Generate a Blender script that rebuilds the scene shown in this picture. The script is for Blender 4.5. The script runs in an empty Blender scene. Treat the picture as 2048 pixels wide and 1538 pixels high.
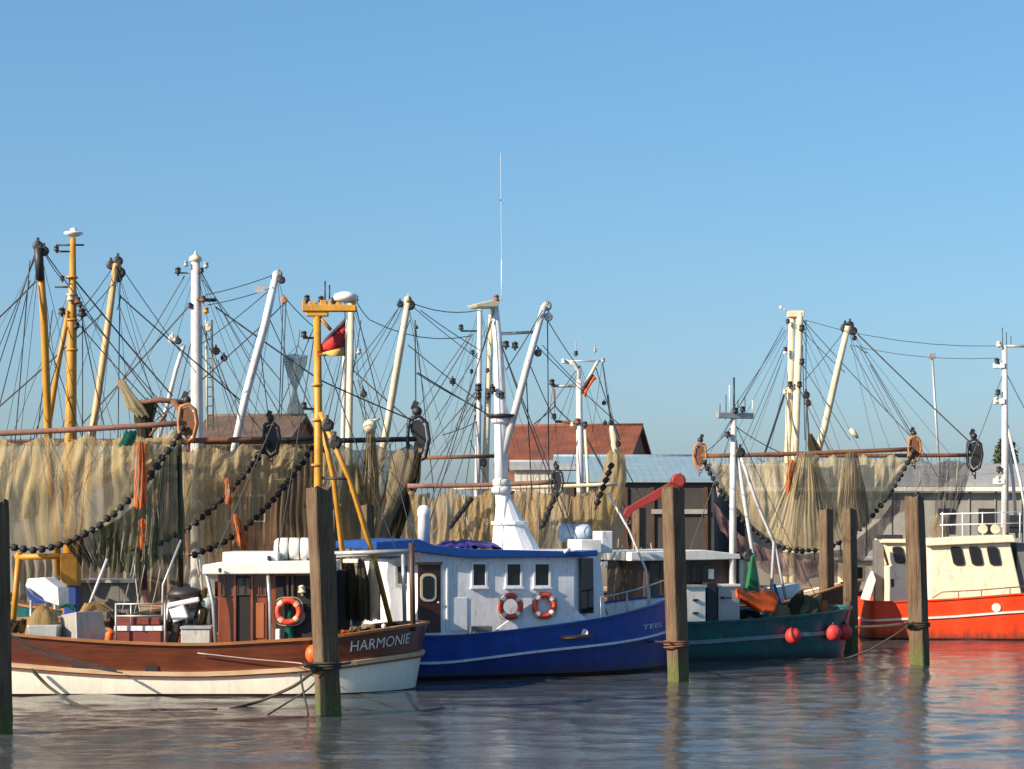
import bpy, bmesh, math, random
from mathutils import Vector, Matrix, noise
random.seed(7)
R = math.radians
S = bpy.context.scene
COL = S.collection

# ------------------------------------------------------------------ camera
F, CX, HY, CZ = 4200.0, 1024.0, 1044.0, 4.0      # focal length in photo pixels, horizon row, eye height
cam = bpy.data.objects.new('camera', bpy.data.cameras.new('camera')); COL.objects.link(cam)
cam.location = (0, 0, CZ); cam.rotation_euler = (R(90), 0, 0)
cam.data.sensor_width = 36; cam.data.lens = F / 2048 * 36
cam.data.shift_y = (HY - 769) / 2048
cam.data.clip_end = 6000
S.camera = cam

# ------------------------------------------------------------------ light
SUN_A, SUN_E = R(58), R(27)      # sun stands to the left of and behind the camera
to_sun = Vector((-math.sin(SUN_A) * math.cos(SUN_E), -math.cos(SUN_A) * math.cos(SUN_E), math.sin(SUN_E)))
W = bpy.data.worlds.new('World'); S.world = W; W.use_nodes = True
nt = W.node_tree
sky = nt.nodes.new('ShaderNodeTexSky'); sky.sky_type = 'NISHITA'; sky.sun_disc = False
sky.sun_elevation = SUN_E; sky.sun_rotation = math.atan2(to_sun.x, to_sun.y)
sky.air_density = 1.0; sky.dust_density = 1.5; sky.ozone_density = 8.0; sky.altitude = 0
bg = nt.nodes['Background']; bg.inputs['Strength'].default_value = 0.150
gm = nt.nodes.new('ShaderNodeGamma'); gm.inputs['Gamma'].default_value = 0.70
hs = nt.nodes.new('ShaderNodeHueSaturation'); hs.inputs['Saturation'].default_value = 1.15; hs.inputs['Hue'].default_value = .493
nt.links.new(sky.outputs[0], gm.inputs[0]); nt.links.new(gm.outputs[0], hs.inputs['Color']); nt.links.new(hs.outputs[0], bg.inputs[0])
sun = bpy.data.objects.new('sun', bpy.data.lights.new('sun', 'SUN')); COL.objects.link(sun)
sun.data.energy = 5.0; sun.data.angle = R(0.5); sun.data.color = (1.0, 0.85, 0.66)
sun.rotation_euler = to_sun.to_track_quat('Z', 'Y').to_euler()
S.view_settings.view_transform = 'Standard'; S.view_settings.look = 'None'
S.view_settings.exposure = 0.8; S.view_settings.gamma = 1.0
S.cycles.max_bounces = 8; S.cycles.transparent_max_bounces = 24

# ------------------------------------------------------------------ helpers
WL = {}                                             # world location of every object

def tag(o, label=None, cat=None, group=None, kind=None):
    for k, v in (('label', label), ('category', cat), ('group', group), ('kind', kind)):
        if v: o[k] = v
    return o

def thing(name, loc, label, cat, group=None):
    o = bpy.data.objects.new(name, None); COL.objects.link(o); o.empty_display_size = .3
    o.location = loc; WL[o] = Vector(loc)
    return tag(o, label, cat, group)

class Frame:
    """A flat local frame standing on the water: x along, y away from the viewer, z up."""
    def __init__(s, ox, oy, yaw=0):
        s.o = Vector((ox, oy)); s.c = math.cos(R(yaw)); s.s = math.sin(R(yaw)); s.yaw = yaw
    def W(s, x, y, z):
        return Vector((s.o.x + x*s.c - y*s.s, s.o.y + x*s.s + y*s.c, z))
    def loc(s, px, py, y=0.0):
        k = (px - CX) / F
        x = (k*(s.o.y + y*s.c) - s.o.x + y*s.s) / (s.c - k*s.s)
        d = s.o.y + x*s.s + y*s.c
        return x, CZ - (py - HY) * d / F
    def P(s, px, py, y=0.0):
        x, z = s.loc(px, py, y); return s.W(x, y, z)

def P(px, py, d): return Vector(((px-CX)*d/F, d, CZ-(py-HY)*d/F))

class MB:
    def __init__(s): s.v = []; s.f = []; s.smooth = []
    def add(s, vs, fs, sm=False):
        b = len(s.v); s.v += [Vector(v) for v in vs]
        for f in fs: s.f.append([b+i for i in f]); s.smooth.append(sm)
        return s
    def hexa(s, p):            # 8 corners: bottom 4 (ccw), top 4
        return s.add(p, [(3,2,1,0),(4,5,6,7),(0,1,5,4),(1,2,6,5),(2,3,7,6),(3,0,4,7)])
    def box(s, fr, x0, x1, y0, y1, z0, z1):
        return s.hexa([fr.W(x0,y0,z0),fr.W(x1,y0,z0),fr.W(x1,y1,z0),fr.W(x0,y1,z0),
                       fr.W(x0,y0,z1),fr.W(x1,y0,z1),fr.W(x1,y1,z1),fr.W(x0,y1,z1)])
    def cbox(s, c, sx, sy, sz, rz=0, rx=0, ry=0):
        m = Matrix.Rotation(rz,3,'Z') @ Matrix.Rotation(ry,3,'Y') @ Matrix.Rotation(rx,3,'X')
        q = [Vector(c) + m @ Vector((a*sx/2,b*sy/2,e*sz/2)) for e in (-1,1) for a,b in ((-1,-1),(1,-1),(1,1),(-1,1))]
        return s.hexa(q)
    def pbox(s, fr, px0, px1, py0, py1, y0, y1):   # py0 = lower row, py1 = upper row, on plane y0
        x0, z0 = fr.loc(px0, py0, y0); x1, z1 = fr.loc(px1, py1, y0)
        return s.box(fr, x0, x1, y0, y1, z0, z1)
    def plate(s, fr, pts, y0, y1):
        q = [fr.loc(a, b, y0) for a, b in pts]
        ar = sum(q[i][0]*q[(i+1)%len(q)][1]-q[(i+1)%len(q)][0]*q[i][1] for i in range(len(q)))
        if ar < 0: q.reverse()
        n = len(q)
        vs = [fr.W(x,y0,z) for x,z in q] + [fr.W(x,y1,z) for x,z in q]
        fs = [tuple(range(n)), tuple(range(2*n-1,n-1,-1))] + [(i,n+i,n+(i+1)%n,(i+1)%n) for i in range(n)]
        return s.add(vs, fs)
    def tube(s, pts, r, n=6, caps=True):
        pts = [Vector(p) for p in pts]
        rs = r if isinstance(r, (list, tuple)) else [r]*len(pts)
        vs, fs = [], []
        t0 = (pts[1]-pts[0]).normalized()
        up = Vector((0,0,1)) if abs(t0.z) < .9 else Vector((1,0,0))
        for i, p in enumerate(pts):
            t = (pts[min(i+1,len(pts)-1)] - pts[max(i-1,0)]).normalized()
            a = t.cross(up).normalized(); b = a.cross(t).normalized(); up = b
            for k in range(n):
                an = 2*math.pi*k/n
                vs.append(p + (a*math.cos(an) + b*math.sin(an))*rs[i])
        for i in range(len(pts)-1):
            for k in range(n):
                fs.append((i*n+k, i*n+(k+1)%n, (i+1)*n+(k+1)%n, (i+1)*n+k))
        s.add(vs, fs, n > 4)
        if caps:
            m = len(pts)-1
            s.add(vs[:n], [tuple(range(n-1,-1,-1))]); s.add(vs[m*n:], [tuple(range(n))])
        return s
    def lathe(s, c, prof, n=12, axis='Z'):
        c = Vector(c); vs, fs = [], []
        for r, h in prof:
            for k in range(n):
                a = 2*math.pi*k/n
                v = (r*math.cos(a), r*math.sin(a), h)
                if axis == 'X': v = (v[2], v[0], v[1])
                if axis == 'Y': v = (v[1], v[2], v[0])
                vs.append(c+Vector(v))
        for i in range(len(prof)-1):
            for k in range(n): fs.append((i*n+k, i*n+(k+1)%n, (i+1)*n+(k+1)%n, (i+1)*n+k))
        s.add(vs, fs, True)
        m = len(prof)-1
        if prof[0][0] > 1e-4: s.add(vs[:n], [tuple(range(n-1,-1,-1))])
        if prof[m][0] > 1e-4: s.add(vs[m*n:], [tuple(range(n))])
        return s
    def ball(s, c, r, n=12, m=8, sz=1.0):
        return s.lathe(c, [(r*math.sin(math.pi*i/m)+1e-5, -r*sz*math.cos(math.pi*i/m)) for i in range(m+1)], n)
    def torus(s, c, R0, r, nrm, n=24, m=8, a0=0, a1=2*math.pi):
        c = Vector(c); nrm = Vector(nrm).normalized()
        a = nrm.cross(Vector((0,0,1))); a = a.normalized() if a.length > .01 else Vector((1,0,0)); b = nrm.cross(a)
        full = abs(a1-a0-2*math.pi) < 1e-4
        vs, fs = [], []
        cnt = n if full else n+1
        for i in range(cnt):
            t = a0+(a1-a0)*i/n; e = a*math.cos(t)+b*math.sin(t)
            for k in range(m):
                q = 2*math.pi*k/m
                vs.append(c + e*(R0+r*math.cos(q)) + nrm*r*math.sin(q))
        for i in range(n):
            j = (i+1) % cnt
            for k in range(m): fs.append((i*m+k, j*m+k, j*m+(k+1)%m, i*m+(k+1)%m))
        return s.add(vs, fs, True)
    def build(s, name, mat, parent=None, bevel=0):
        lo = Vector((min(v.x for v in s.v), min(v.y for v in s.v), min(v.z for v in s.v)))
        hi = Vector((max(v.x for v in s.v), max(v.y for v in s.v), max(v.z for v in s.v)))
        c = (lo+hi)/2
        me = bpy.data.meshes.new(name)
        me.from_pydata([v-c for v in s.v], [], s.f)
        me.polygons.foreach_set('use_smooth', s.smooth)
        bm = bmesh.new(); bm.from_mesh(me)
        bmesh.ops.remove_doubles(bm, verts=bm.verts, dist=1e-5)
        bmesh.ops.recalc_face_normals(bm, faces=bm.faces)
        bm.to_mesh(me); bm.free()
        me.materials.append(mat)
        o = bpy.data.objects.new(name, me); COL.objects.link(o)
        WL[o] = c; o.location = c
        if parent: o.parent = parent; o.location = c - WL[parent]
        if bevel:
            m = o.modifiers.new('bevel', 'BEVEL'); m.width = bevel; m.segments = 2; m.limit_method = 'ANGLE'
        return o

def inst(src, name, loc, parent=None, scale=None, rot=None):
    o = bpy.data.objects.new(name, src.data); COL.objects.link(o)
    WL[o] = Vector(loc); o.location = Vector(loc)
    if parent: o.parent = parent; o.location = Vector(loc)-WL[parent]
    if scale: o.scale = scale
    if rot: o.rotation_euler = rot
    return o

def rope_pts(a, b, sag=0, n=10):
    return [Vector(a).lerp(Vector(b), i/n) - Vector((0,0,sag*4*(i/n)*(1-i/n))) for i in range(n+1)]

def lerpc(cp, x):
    if x <= cp[0][0]: return cp[0][1]
    for (a, za), (b, zb) in zip(cp, cp[1:]):
        if x <= b:
            t = (x-a)/(b-a); return za+(zb-za)*t
    return cp[-1][1]

def smoothc(cp, x, w=1.0):
    return sum(lerpc(cp, x+w*k/4) for k in range(-4,5))/9

# ------------------------------------------------------------------ materials
MATS = {}
def srgb(h):
    h = h.lstrip('#'); c = [int(h[i:i+2],16)/255 for i in (0,2,4)]
    return tuple(x/12.92 if x <= .04045 else ((x+.055)/1.055)**2.4 for x in c)

class NT:
    def __init__(s, name):
        s.m = bpy.data.materials.new(name); s.m.use_nodes = True; s.t = s.m.node_tree
        s.b = s.t.nodes['Principled BSDF']; s.out = s.t.nodes['Material Output']
    def n(s, typ, **kw):
        nd = s.t.nodes.new('ShaderNode'+typ)
        for k, v in kw.items():
            if k in ('op',): nd.operation = v
            elif k == 'blend': nd.data_type = 'RGBA'; nd.blend_type = v
            else: setattr(nd, k, v)
        return nd
    def l(s, a, b): s.t.links.new(a, b)
    def coords(s, scale=(1,1,1), kind='Object', rot=(0,0,0)):
        tc = s.n('TexCoord'); mp = s.n('Mapping'); mp.inputs['Scale'].default_value = scale; mp.inputs['Rotation'].default_value = rot
        s.l(tc.outputs[kind], mp.inputs['Vector']); return mp.outputs[0]
    def noise(s, vec, scale, detail=4, rough=.55, dist=0):
        nd = s.n('TexNoise'); nd.inputs['Scale'].default_value = scale; nd.inputs['Detail'].default_value = detail
        nd.inputs['Roughness'].default_value = rough; nd.inputs['Distortion'].default_value = dist
        s.l(vec, nd.inputs['Vector']); return nd.outputs['Fac']
    def ramp(s, fac, stops, interp='LINEAR'):
        nd = s.n('ValToRGB'); e = nd.color_ramp; e.interpolation = interp
        while len(e.elements) < len(stops): e.elements.new(.5)
        for el, (p, c) in zip(e.elements, stops):
            el.position = p; el.color = (c, c, c, 1) if isinstance(c, (int, float)) else (*c[:3], 1)
        s.l(fac, nd.inputs['Fac']); return nd.outputs['Color']
    def mix(s, fac, a, b, blend='MIX'):
        nd = s.n('Mix', blend=blend)
        for i, v in ((6, a), (7, b)):
            if hasattr(v, 'links'): s.l(v, nd.inputs[i])
            else: nd.inputs[i].default_value = (*v[:3], 1)
        if hasattr(fac, 'links'): s.l(fac, nd.inputs[0])
        else: nd.inputs[0].default_value = fac
        return nd.outputs[2]
    def math(s, op, a, b=None):
        nd = s.n('Math', op=op)
        for i, v in ((0, a), (1, b)):
            if v is None: continue
            if hasattr(v, 'links'): s.l(v, nd.inputs[i])
            else: nd.inputs[i].default_value = v
        return nd.outputs[0]
    def bump(s, h, strength=.3, dist=.02):
        nd = s.n('Bump'); nd.inputs['Strength'].default_value = strength; nd.inputs['Distance'].default_value = dist
        s.l(h, nd.inputs['Height']); s.l(nd.outputs[0], s.b.inputs['Normal'])

def paint(name, col, rough=.45, var=.25, dirt=(.09,.07,.05), dirt_amt=.35, metal=0.0, scale=2.2, streak=True, rust=0.0, wl=0.0, seams=0.0):
    """Weathered paint: tone shifts, run-down streaks, a little rust."""
    if name in MATS: return MATS[name]
    if isinstance(col, str): col = srgb(col)
    t = NT(name); v = t.coords(); vs = t.coords((5,5,.7) if streak else (3,3,3))
    a = t.noise(v, scale, 5, .6); b = t.noise(vs, 1.6, 5, .65)
    c = t.mix(t.ramp(a, [(.3, 0), (.75, 1)]), tuple(x*(1-var) for x in col), tuple(min(1, x*(1+var*.35)) for x in col))
    c = t.mix(t.math('MULTIPLY', t.ramp(b, [(.48, 0), (.78, 1)]), dirt_amt), c, dirt)
    if rust:
        rn = t.noise(t.coords((3,3,1.1)), 3.1, 6, .7)
        c = t.mix(t.math('MULTIPLY', t.ramp(rn, [(.56, 0), (.68, 1)]), rust), c, (.17,.06,.02))
    if wl:                                                # scum and weed line left by the water, ragged upper edge
        geo = t.n('NewGeometry'); sp = t.n('SeparateXYZ'); t.l(geo.outputs['Position'], sp.inputs[0])
        zz = t.math('ADD', sp.outputs[2], t.math('MULTIPLY', t.noise(t.coords((2.5,2.5,.5)), 2.2, 5, .65), -.75))
        c = t.mix(t.math('MULTIPLY', t.ramp(t.math('ADD', zz, .5), [(.18, 1), (.5, 0)]), wl), c, (.05,.045,.03))
    if seams:                                             # dented plating between frames
        sc = t.noise(t.coords((1.1,1.1,.25)), 1.0, 2, .4); t.l(t.math('ADD', t.math('MULTIPLY', t.noise(t.coords(), 4, 5), .3), .2), t.b.inputs['Roughness'])
    t.l(c, t.b.inputs['Base Color'])
    t.l(t.math('ADD', t.math('MULTIPLY', a, .25), rough-.1), t.b.inputs['Roughness'])
    t.b.inputs['Metallic'].default_value = metal
    if seams: t.bump(sc, seams, .25)
    else: t.bump(t.noise(v, 9, 4), .12, .01)
    MATS[name] = t.m; return t.m

def wood(name, c1, c2, rough=.5, axis='X', gloss=0.0, scale=1.0):
    if name in MATS: return MATS[name]
    t = NT(name); sc = {'X': (.6,7,7), 'Z': (7,7,.6)}[axis]
    g = t.noise(t.coords(tuple(x*scale for x in sc)), 2.0, 6, .65, .4); a = t.noise(t.coords(), 1.3, 4)
    c = t.mix(t.ramp(g, [(.3, 0), (.72, 1)]), c1, c2)
    c = t.mix(t.math('MULTIPLY', t.ramp(a, [(.45, 0), (.8, 1)]), .45), c, tuple(x*.4 for x in c1))
    t.l(c, t.b.inputs['Base Color']); t.b.inputs['Roughness'].default_value = rough
    t.b.inputs['Coat Weight'].default_value = gloss; t.b.inputs['Coat Roughness'].default_value = .25
    t.bump(g, .35, .015)
    MATS[name] = t.m; return t.m

def pile_mat():
    t = NT('pile_timber')
    g = t.noise(t.coords((9,9,.35)), 2.2, 7, .7, .6); a = t.noise(t.coords((1.5,1.5,.8)), 1.5, 5)
    c = t.mix(t.ramp(g, [(.3, 0), (.7, 1)]), (.026,.016,.011), (.19,.115,.06))
    c = t.mix(t.math('MULTIPLY', t.ramp(a, [(.42, 0), (.7, 1)]), .6), c, (.19,.135,.085))
    geo = t.n('NewGeometry'); sp = t.n('SeparateXYZ'); t.l(geo.outputs['Position'], sp.inputs[0])
    n2 = t.noise(t.coords((6,6,2)), 2, 4)
    z = t.math('ADD', sp.outputs[2], t.math('MULTIPLY', n2, -.7))
    alg = t.ramp(t.math('ADD', t.math('MULTIPLY', z, .8), .3), [(.18, 1), (.62, 0)])   # weed grows up from the waterline
    c = t.mix(t.math('MULTIPLY', alg, .85), c, (.075,.10,.018))
    crk = t.noise(t.coords((16,16,.22)), 2.0, 5, .6, .3)
    c = t.mix(t.ramp(crk, [(.34,.9),(.39,0)]), c, (.012,.008,.007))                      # drying checks
    bar = t.math('MULTIPLY', t.ramp(t.noise(t.coords(), 26, 3, .7), [(.58,0),(.66,1)]), alg)
    c = t.mix(t.math('MULTIPLY', bar, .7), c, (.30,.29,.24))                             # barnacles in the tidal band
    t.l(c, t.b.inputs['Base Color']); t.b.inputs['Roughness'].default_value = .85
    t.bump(t.math('ADD', g, t.math('MULTIPLY', crk, 1.2)), .8, .035); return t.m

def plain(name, col, rough=.5, metal=0.0, coat=0):
    if name in MATS: return MATS[name]
    if isinstance(col, str): col = srgb(col)
    t = NT(name); a = t.noise(t.coords(), 6, 4)
    t.l(t.mix(t.ramp(a, [(.3,0),(.7,1)]), tuple(x*.75 for x in col), col), t.b.inputs['Base Color'])
    t.b.inputs['Roughness'].default_value = rough; t.b.inputs['Metallic'].default_value = metal
    t.b.inputs['Coat Weight'].default_value = coat
    MATS[name] = t.m; return t.m

def net_mat(name, cols, opac=.75, pitch=52.0, fine=True):
    """Knotted twine netting: fine diamond mesh, gathered streaks running down the folds, see-through between."""
    if name in MATS: return MATS[name]
    t = NT(name)
    sx = t.n('SeparateXYZ'); t.l(t.coords(kind='UV'), sx.inputs[0])
    st = t.noise(t.coords((1.5,.16,1), 'UV'), 1.7, 5, .6, .35); st2 = t.noise(t.coords((11,.35,1), 'UV'), 1.6, 4, .6, .2)
    big = t.noise(t.coords((.5,.45,1), 'UV'), 1.3, 4, .6); grain = t.noise(t.coords((26,26,1), 'UV'), 1.0, 2, .7)
    c = t.ramp(st, [(.28, cols[0]), (.45, cols[1]), (.6, cols[2]), (.75, cols[1])])
    c = t.mix(t.ramp(big, [(.38,0),(.66,1)]), c, t.mix(.65, c, cols[3]))
    c = t.mix(t.ramp(st2, [(.34,.5),(.56,0)]), c, tuple(x*.35 for x in cols[0]))
    c = t.mix(t.ramp(st2, [(.6,0),(.75,.35)]), c, tuple(min(.8, x*1.5) for x in cols[1]))
    c = t.mix(t.ramp(grain, [(.35,.4),(.55,0)]), c, tuple(x*.3 for x in cols[0]))
    d1 = t.math('ABSOLUTE', t.math('SINE', t.math('MULTIPLY', t.math('ADD', sx.outputs[0], t.math('MULTIPLY', sx.outputs[1], .7)), pitch)))
    d2 = t.math('ABSOLUTE', t.math('SINE', t.math('MULTIPLY', t.math('SUBTRACT', sx.outputs[0], t.math('MULTIPLY', sx.outputs[1], .7)), pitch)))
    strand = t.math('LESS_THAN', t.math('MINIMUM', d1, d2), .34)
    dens = t.ramp(t.math('ADD', t.math('MULTIPLY', st, .5), t.math('MULTIPLY', big, .5)), [(.36, max(0, opac-.55)), (.54, opac)])
    op = t.math('MAXIMUM', t.math('MULTIPLY', strand, .9), dens)
    t.l(c, t.b.inputs['Base Color']); t.b.inputs['Roughness'].default_value = .95
    t.b.inputs['Specular IOR Level'].default_value = .05
    tr = t.n('BsdfTranslucent'); t.l(c, tr.inputs['Color'])
    ms = t.n('MixShader'); ms.inputs[0].default_value = .4; t.l(t.b.outputs[0], ms.inputs[1]); t.l(tr.outputs[0], ms.inputs[2])
    tp = t.n('BsdfTransparent'); m2 = t.n('MixShader'); t.l(op, m2.inputs[0]); t.l(tp.outputs[0], m2.inputs[1]); t.l(ms.outputs[0], m2.inputs[2])
    t.l(m2.outputs[0], t.out.inputs['Surface'])
    t.bump(st2, .35, .03)
    MATS[name] = t.m; return t.m

def net_mesh(vs, fs, uvs, name, mat, root=None):
    c = sum(vs, Vector())/len(vs)
    me = bpy.data.meshes.new(name); me.from_pydata([v-c for v in vs], [], fs)
    me.polygons.foreach_set('use_smooth', [True]*len(fs)); me.materials.append(mat)
    uv = me.uv_layers.new(name='uv').data
    for lp in me.loops: uv[lp.index].uv = uvs[lp.vertex_index]
    o = bpy.data.objects.new(name, me); COL.objects.link(o); WL[o] = c; o.location = c
    if root: o.parent = root; o.location = c-WL[root]
    return o

def glass_mat(name='window_glass', col=(.012,.014,.016)):
    if name in MATS: return MATS[name]
    t = NT(name); t.b.inputs['Base Color'].default_value = (*col, 1); t.b.inputs['Roughness'].default_value = .06
    t.b.inputs['Specular IOR Level'].default_value = .6; t.bump(t.noise(t.coords(), 3, 2), .04, .01)
    MATS[name] = t.m; return t.m

M_PILE = pile_mat()
M_WHITE = paint('white_paint', (.80,.78,.72), .4, .12, (.25,.18,.10), .22, rust=.25)
M_CREAMW = paint('cream_white_hull', (.88,.83,.70), .38, .06, (.50,.40,.26), .3, streak=True, rust=.12, wl=.12)
M_COOLW = paint('cool_white_paint', (.76,.79,.82), .4, .14, (.28,.24,.20), .35, rust=.45)
M_YELL = paint('yellow_mast_paint', (.56,.27,.025), .45, .3, (.16,.07,.02), .5, rust=.4)
M_CREAMP = paint('cream_mast_paint', (.70,.62,.44), .45, .2, (.25,.18,.10), .4, rust=.3)
M_SILV = paint('pale_grey_mast_paint', (.62,.61,.60), .4, .2, (.2,.16,.13), .35, rust=.25)
M_GALV = paint('galvanised_steel', (.45,.46,.46), .4, .25, (.16,.12,.09), .3, metal=.4)
M_DARK = paint('dark_greasy_steel', (.022,.022,.026), .5, .3, (.08,.04,.02), .3)
M_BLACK = plain('black_rubber', (.014,.013,.013), .75)
M_WIRE = plain('steel_wire', (.045,.05,.055), .6)
M_WIREL = plain('pale_rope', (.42,.38,.30), .8)
M_ROPE = plain('wet_dark_rope', (.045,.038,.028), .8)
M_RUST = paint('rusty_steel', (.20,.085,.045), .8, .45, (.05,.03,.025), .6)
M_RUSTP = paint('rust_pink_beam', (.26,.13,.095), .75, .4, (.05,.03,.03), .6)
M_RUSTO = paint('rust_orange_shoe', (.50,.20,.06), .75, .4, (.10,.05,.03), .6)
M_MAHOG = wood('varnished_mahogany', (.095,.022,.009), (.175,.046,.018), .35, 'X', .5)
M_MAHOGZ = wood('varnished_panel', (.15,.034,.012), (.27,.07,.022), .35, 'Z', .5)
M_CAPRAIL = wood('oiled_caprail', (.32,.12,.04), (.50,.22,.08), .4, 'X', .4)
M_STRAKE = wood('bare_strake', (.55,.35,.20), (.75,.55,.36), .6, 'X')
M_DBROWN = wood('dark_stained_wood', (.045,.022,.014), (.11,.05,.03), .55, 'Z')
M_DECK = wood('grey_deck_boards', (.16,.13,.10), (.28,.24,.19), .8, 'X')
M_BLUE = paint('blue_hull_paint', (.009,.040,.235), .35, .3, (.02,.02,.05), .5, rust=.35, wl=.8, seams=.35)
M_BLUER = paint('blue_roof_paint', (.008,.065,.30), .4, .25, (.02,.03,.06), .3)
M_TEAL = paint('teal_hull_paint', (.010,.112,.120), .38, .3, (.01,.02,.02), .5, rust=.3, wl=.7, seams=.3)
M_RED = paint('orange_red_hull_paint', (.88,.066,.012), .4, .2, (.35,.03,.01), .4, rust=.35, wl=.8, seams=.3)
M_CREAM = paint('cream_house_paint', (.82,.71,.52), .45, .12, (.42,.28,.15), .35, rust=.4)
M_ORANGE = plain('orange_plastic', (.92,.13,.018), .5)
M_BUOYR = plain('red_fender_vinyl', (.66,.045,.045), .6)
M_RINGR = plain('red_lifebuoy', (.70,.07,.03), .5)
M_RINGW = plain('white_lifebuoy_band', (.82,.8,.76), .5)
M_GLASS = glass_mat()
M_GREENP = paint('green_canvas', (.010,.13,.055), .8, .4, (.01,.03,.02), .5)
M_GREYC = paint('grey_cabin_paint', (.16,.155,.15), .5, .25, (.06,.05,.04), .4)
M_TARP = paint('blue_tarp', (.02,.06,.28), .5, .3, (.02,.02,.05), .2, streak=False)
M_BRICKW = paint('pale_board_wall', (.55,.52,.45), .7, .2, (.25,.2,.15), .4)
N_TAN = net_mat('tan_net', [(.44,.31,.13), (.68,.50,.25), (.52,.41,.18), (.62,.52,.34)], .76)
N_BROWN = net_mat('brown_net', [(.36,.255,.115), (.60,.44,.22), (.44,.34,.15), (.54,.45,.30)], .74)
N_GREY = net_mat('grey_brown_net', [(.20,.16,.11), (.42,.34,.22), (.28,.23,.14), (.36,.31,.25)], .86)
N_OCHRE = net_mat('ochre_net', [(.34,.21,.085), (.52,.35,.15), (.38,.27,.12), (.44,.34,.2)], .85)
N_STRAW = net_mat('straw_net', [(.46,.34,.16), (.70,.56,.31), (.52,.44,.22), (.55,.51,.43)], .78)
N_THIN = net_mat('thin_dark_net', [(.06,.06,.065), (.14,.13,.12), (.08,.08,.08), (.12,.12,.13)], .30)
N_GREEN = net_mat('green_net', [(.05,.085,.055), (.18,.19,.10), (.07,.15,.10), (.22,.18,.09)], .85)
N_DARKB = net_mat('dark_bunched_net', [(.035,.03,.022), (.11,.085,.05), (.06,.055,.03), (.08,.07,.05)], .95)
N_ORANGE = net_mat('orange_chafer_net', [(.62,.13,.03), (.85,.24,.07), (.72,.17,.05), (.75,.28,.11)], .95)
N_TEALR = net_mat('teal_rope_net', [(.01,.12,.10), (.03,.22,.17), (.02,.16,.12), (.04,.18,.15)], .97)

# ------------------------------------------------------------------ water and land
def water():
    t = NT('harbour_water'); b = t.b
    geo = t.n('NewGeometry')
    def wc(sc):
        mp = t.n('Mapping'); mp.inputs['Scale'].default_value = sc; t.l(geo.outputs['Position'], mp.inputs['Vector']); return mp.outputs[0]
    n2 = t.noise(wc((1.3,2.4,1)), 2.4, 4, .6, .4); n3 = t.noise(wc((.09,.16,1)), 1.0, 2)
    b.inputs['Base Color'].default_value = (.058,.065,.068,1)
    t.l(t.math('ADD', t.math('MULTIPLY', n3, .07), .05), b.inputs['Roughness'])
    b.inputs['IOR'].default_value = 1.33
    t.bump(n2, .4, .04)
    # rippled surface where the camera looks, flat water around it
    x0, x1, y0, y1 = -26.0, 30.0, 34.0, 88.4
    nx = 300; ys = []; y = y0
    while y < y1: ys.append(y); y += .11+.0045*(y-y0)
    ys.append(y1); ny = len(ys)
    vs, fs = [], []
    for j, y in enumerate(ys):
        for i in range(nx+1):
            x = x0+(x1-x0)*i/nx; e = min(1, (x-x0)/2, (x1-x)/2, (y-y0)/2, (y1-y)/2)
            z = .052*noise.noise(Vector((x*.55, y*.9, 3.3))) + .030*noise.noise(Vector((x*1.25+y*.2, y*2.1, 9.1))) + .011*noise.noise(Vector((x*2.2, y*4.2, 1.7)))
            vs.append(Vector((x, y, z*max(0, e))))
    for j in range(ny-1):
        for i in range(nx): a = j*(nx+1)+i; fs.append((a, a+1, a+nx+2, a+nx+1))
    m = MB(); m.add(vs, fs, True)
    m.add([(-700,-60,0),(700,-60,0),(700,y0,0),(-700,y0,0)], [(0,1,2,3)])
    m.add([(-700,y0,0),(x0,y0,0),(x0,y1,0),(-700,y1,0)], [(0,1,2,3)]); m.add([(x1,y0,0),(700,y0,0),(700,y1,0),(x1,y1,0)], [(0,1,2,3)])
    tag(m.build('water', t.m), 'grey-blue rippled harbour water', 'water', kind='structure')
water()

def land():
    t = NT('quay_ground'); a = t.noise(t.coords(), .4, 5)
    t.l(t.mix(t.ramp(a, [(.3,0),(.7,1)]), (.16,.14,.11), (.26,.24,.20)), t.b.inputs['Base Color']); t.b.inputs['Roughness'].default_value = .9
    m = MB(); m.add([(-900,88,2.3),(900,88,2.3),(2500,4000,2.3),(-2500,4000,2.3)], [(0,1,2,3)])
    m.add([(-900,88,-1),(900,88,-1),(900,88,2.3),(-900,88,2.3)], [(0,1,2,3)])
    tag(m.build('ground', t.m), 'stone quay and flat land behind the boats', 'ground', kind='structure')
land()

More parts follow.
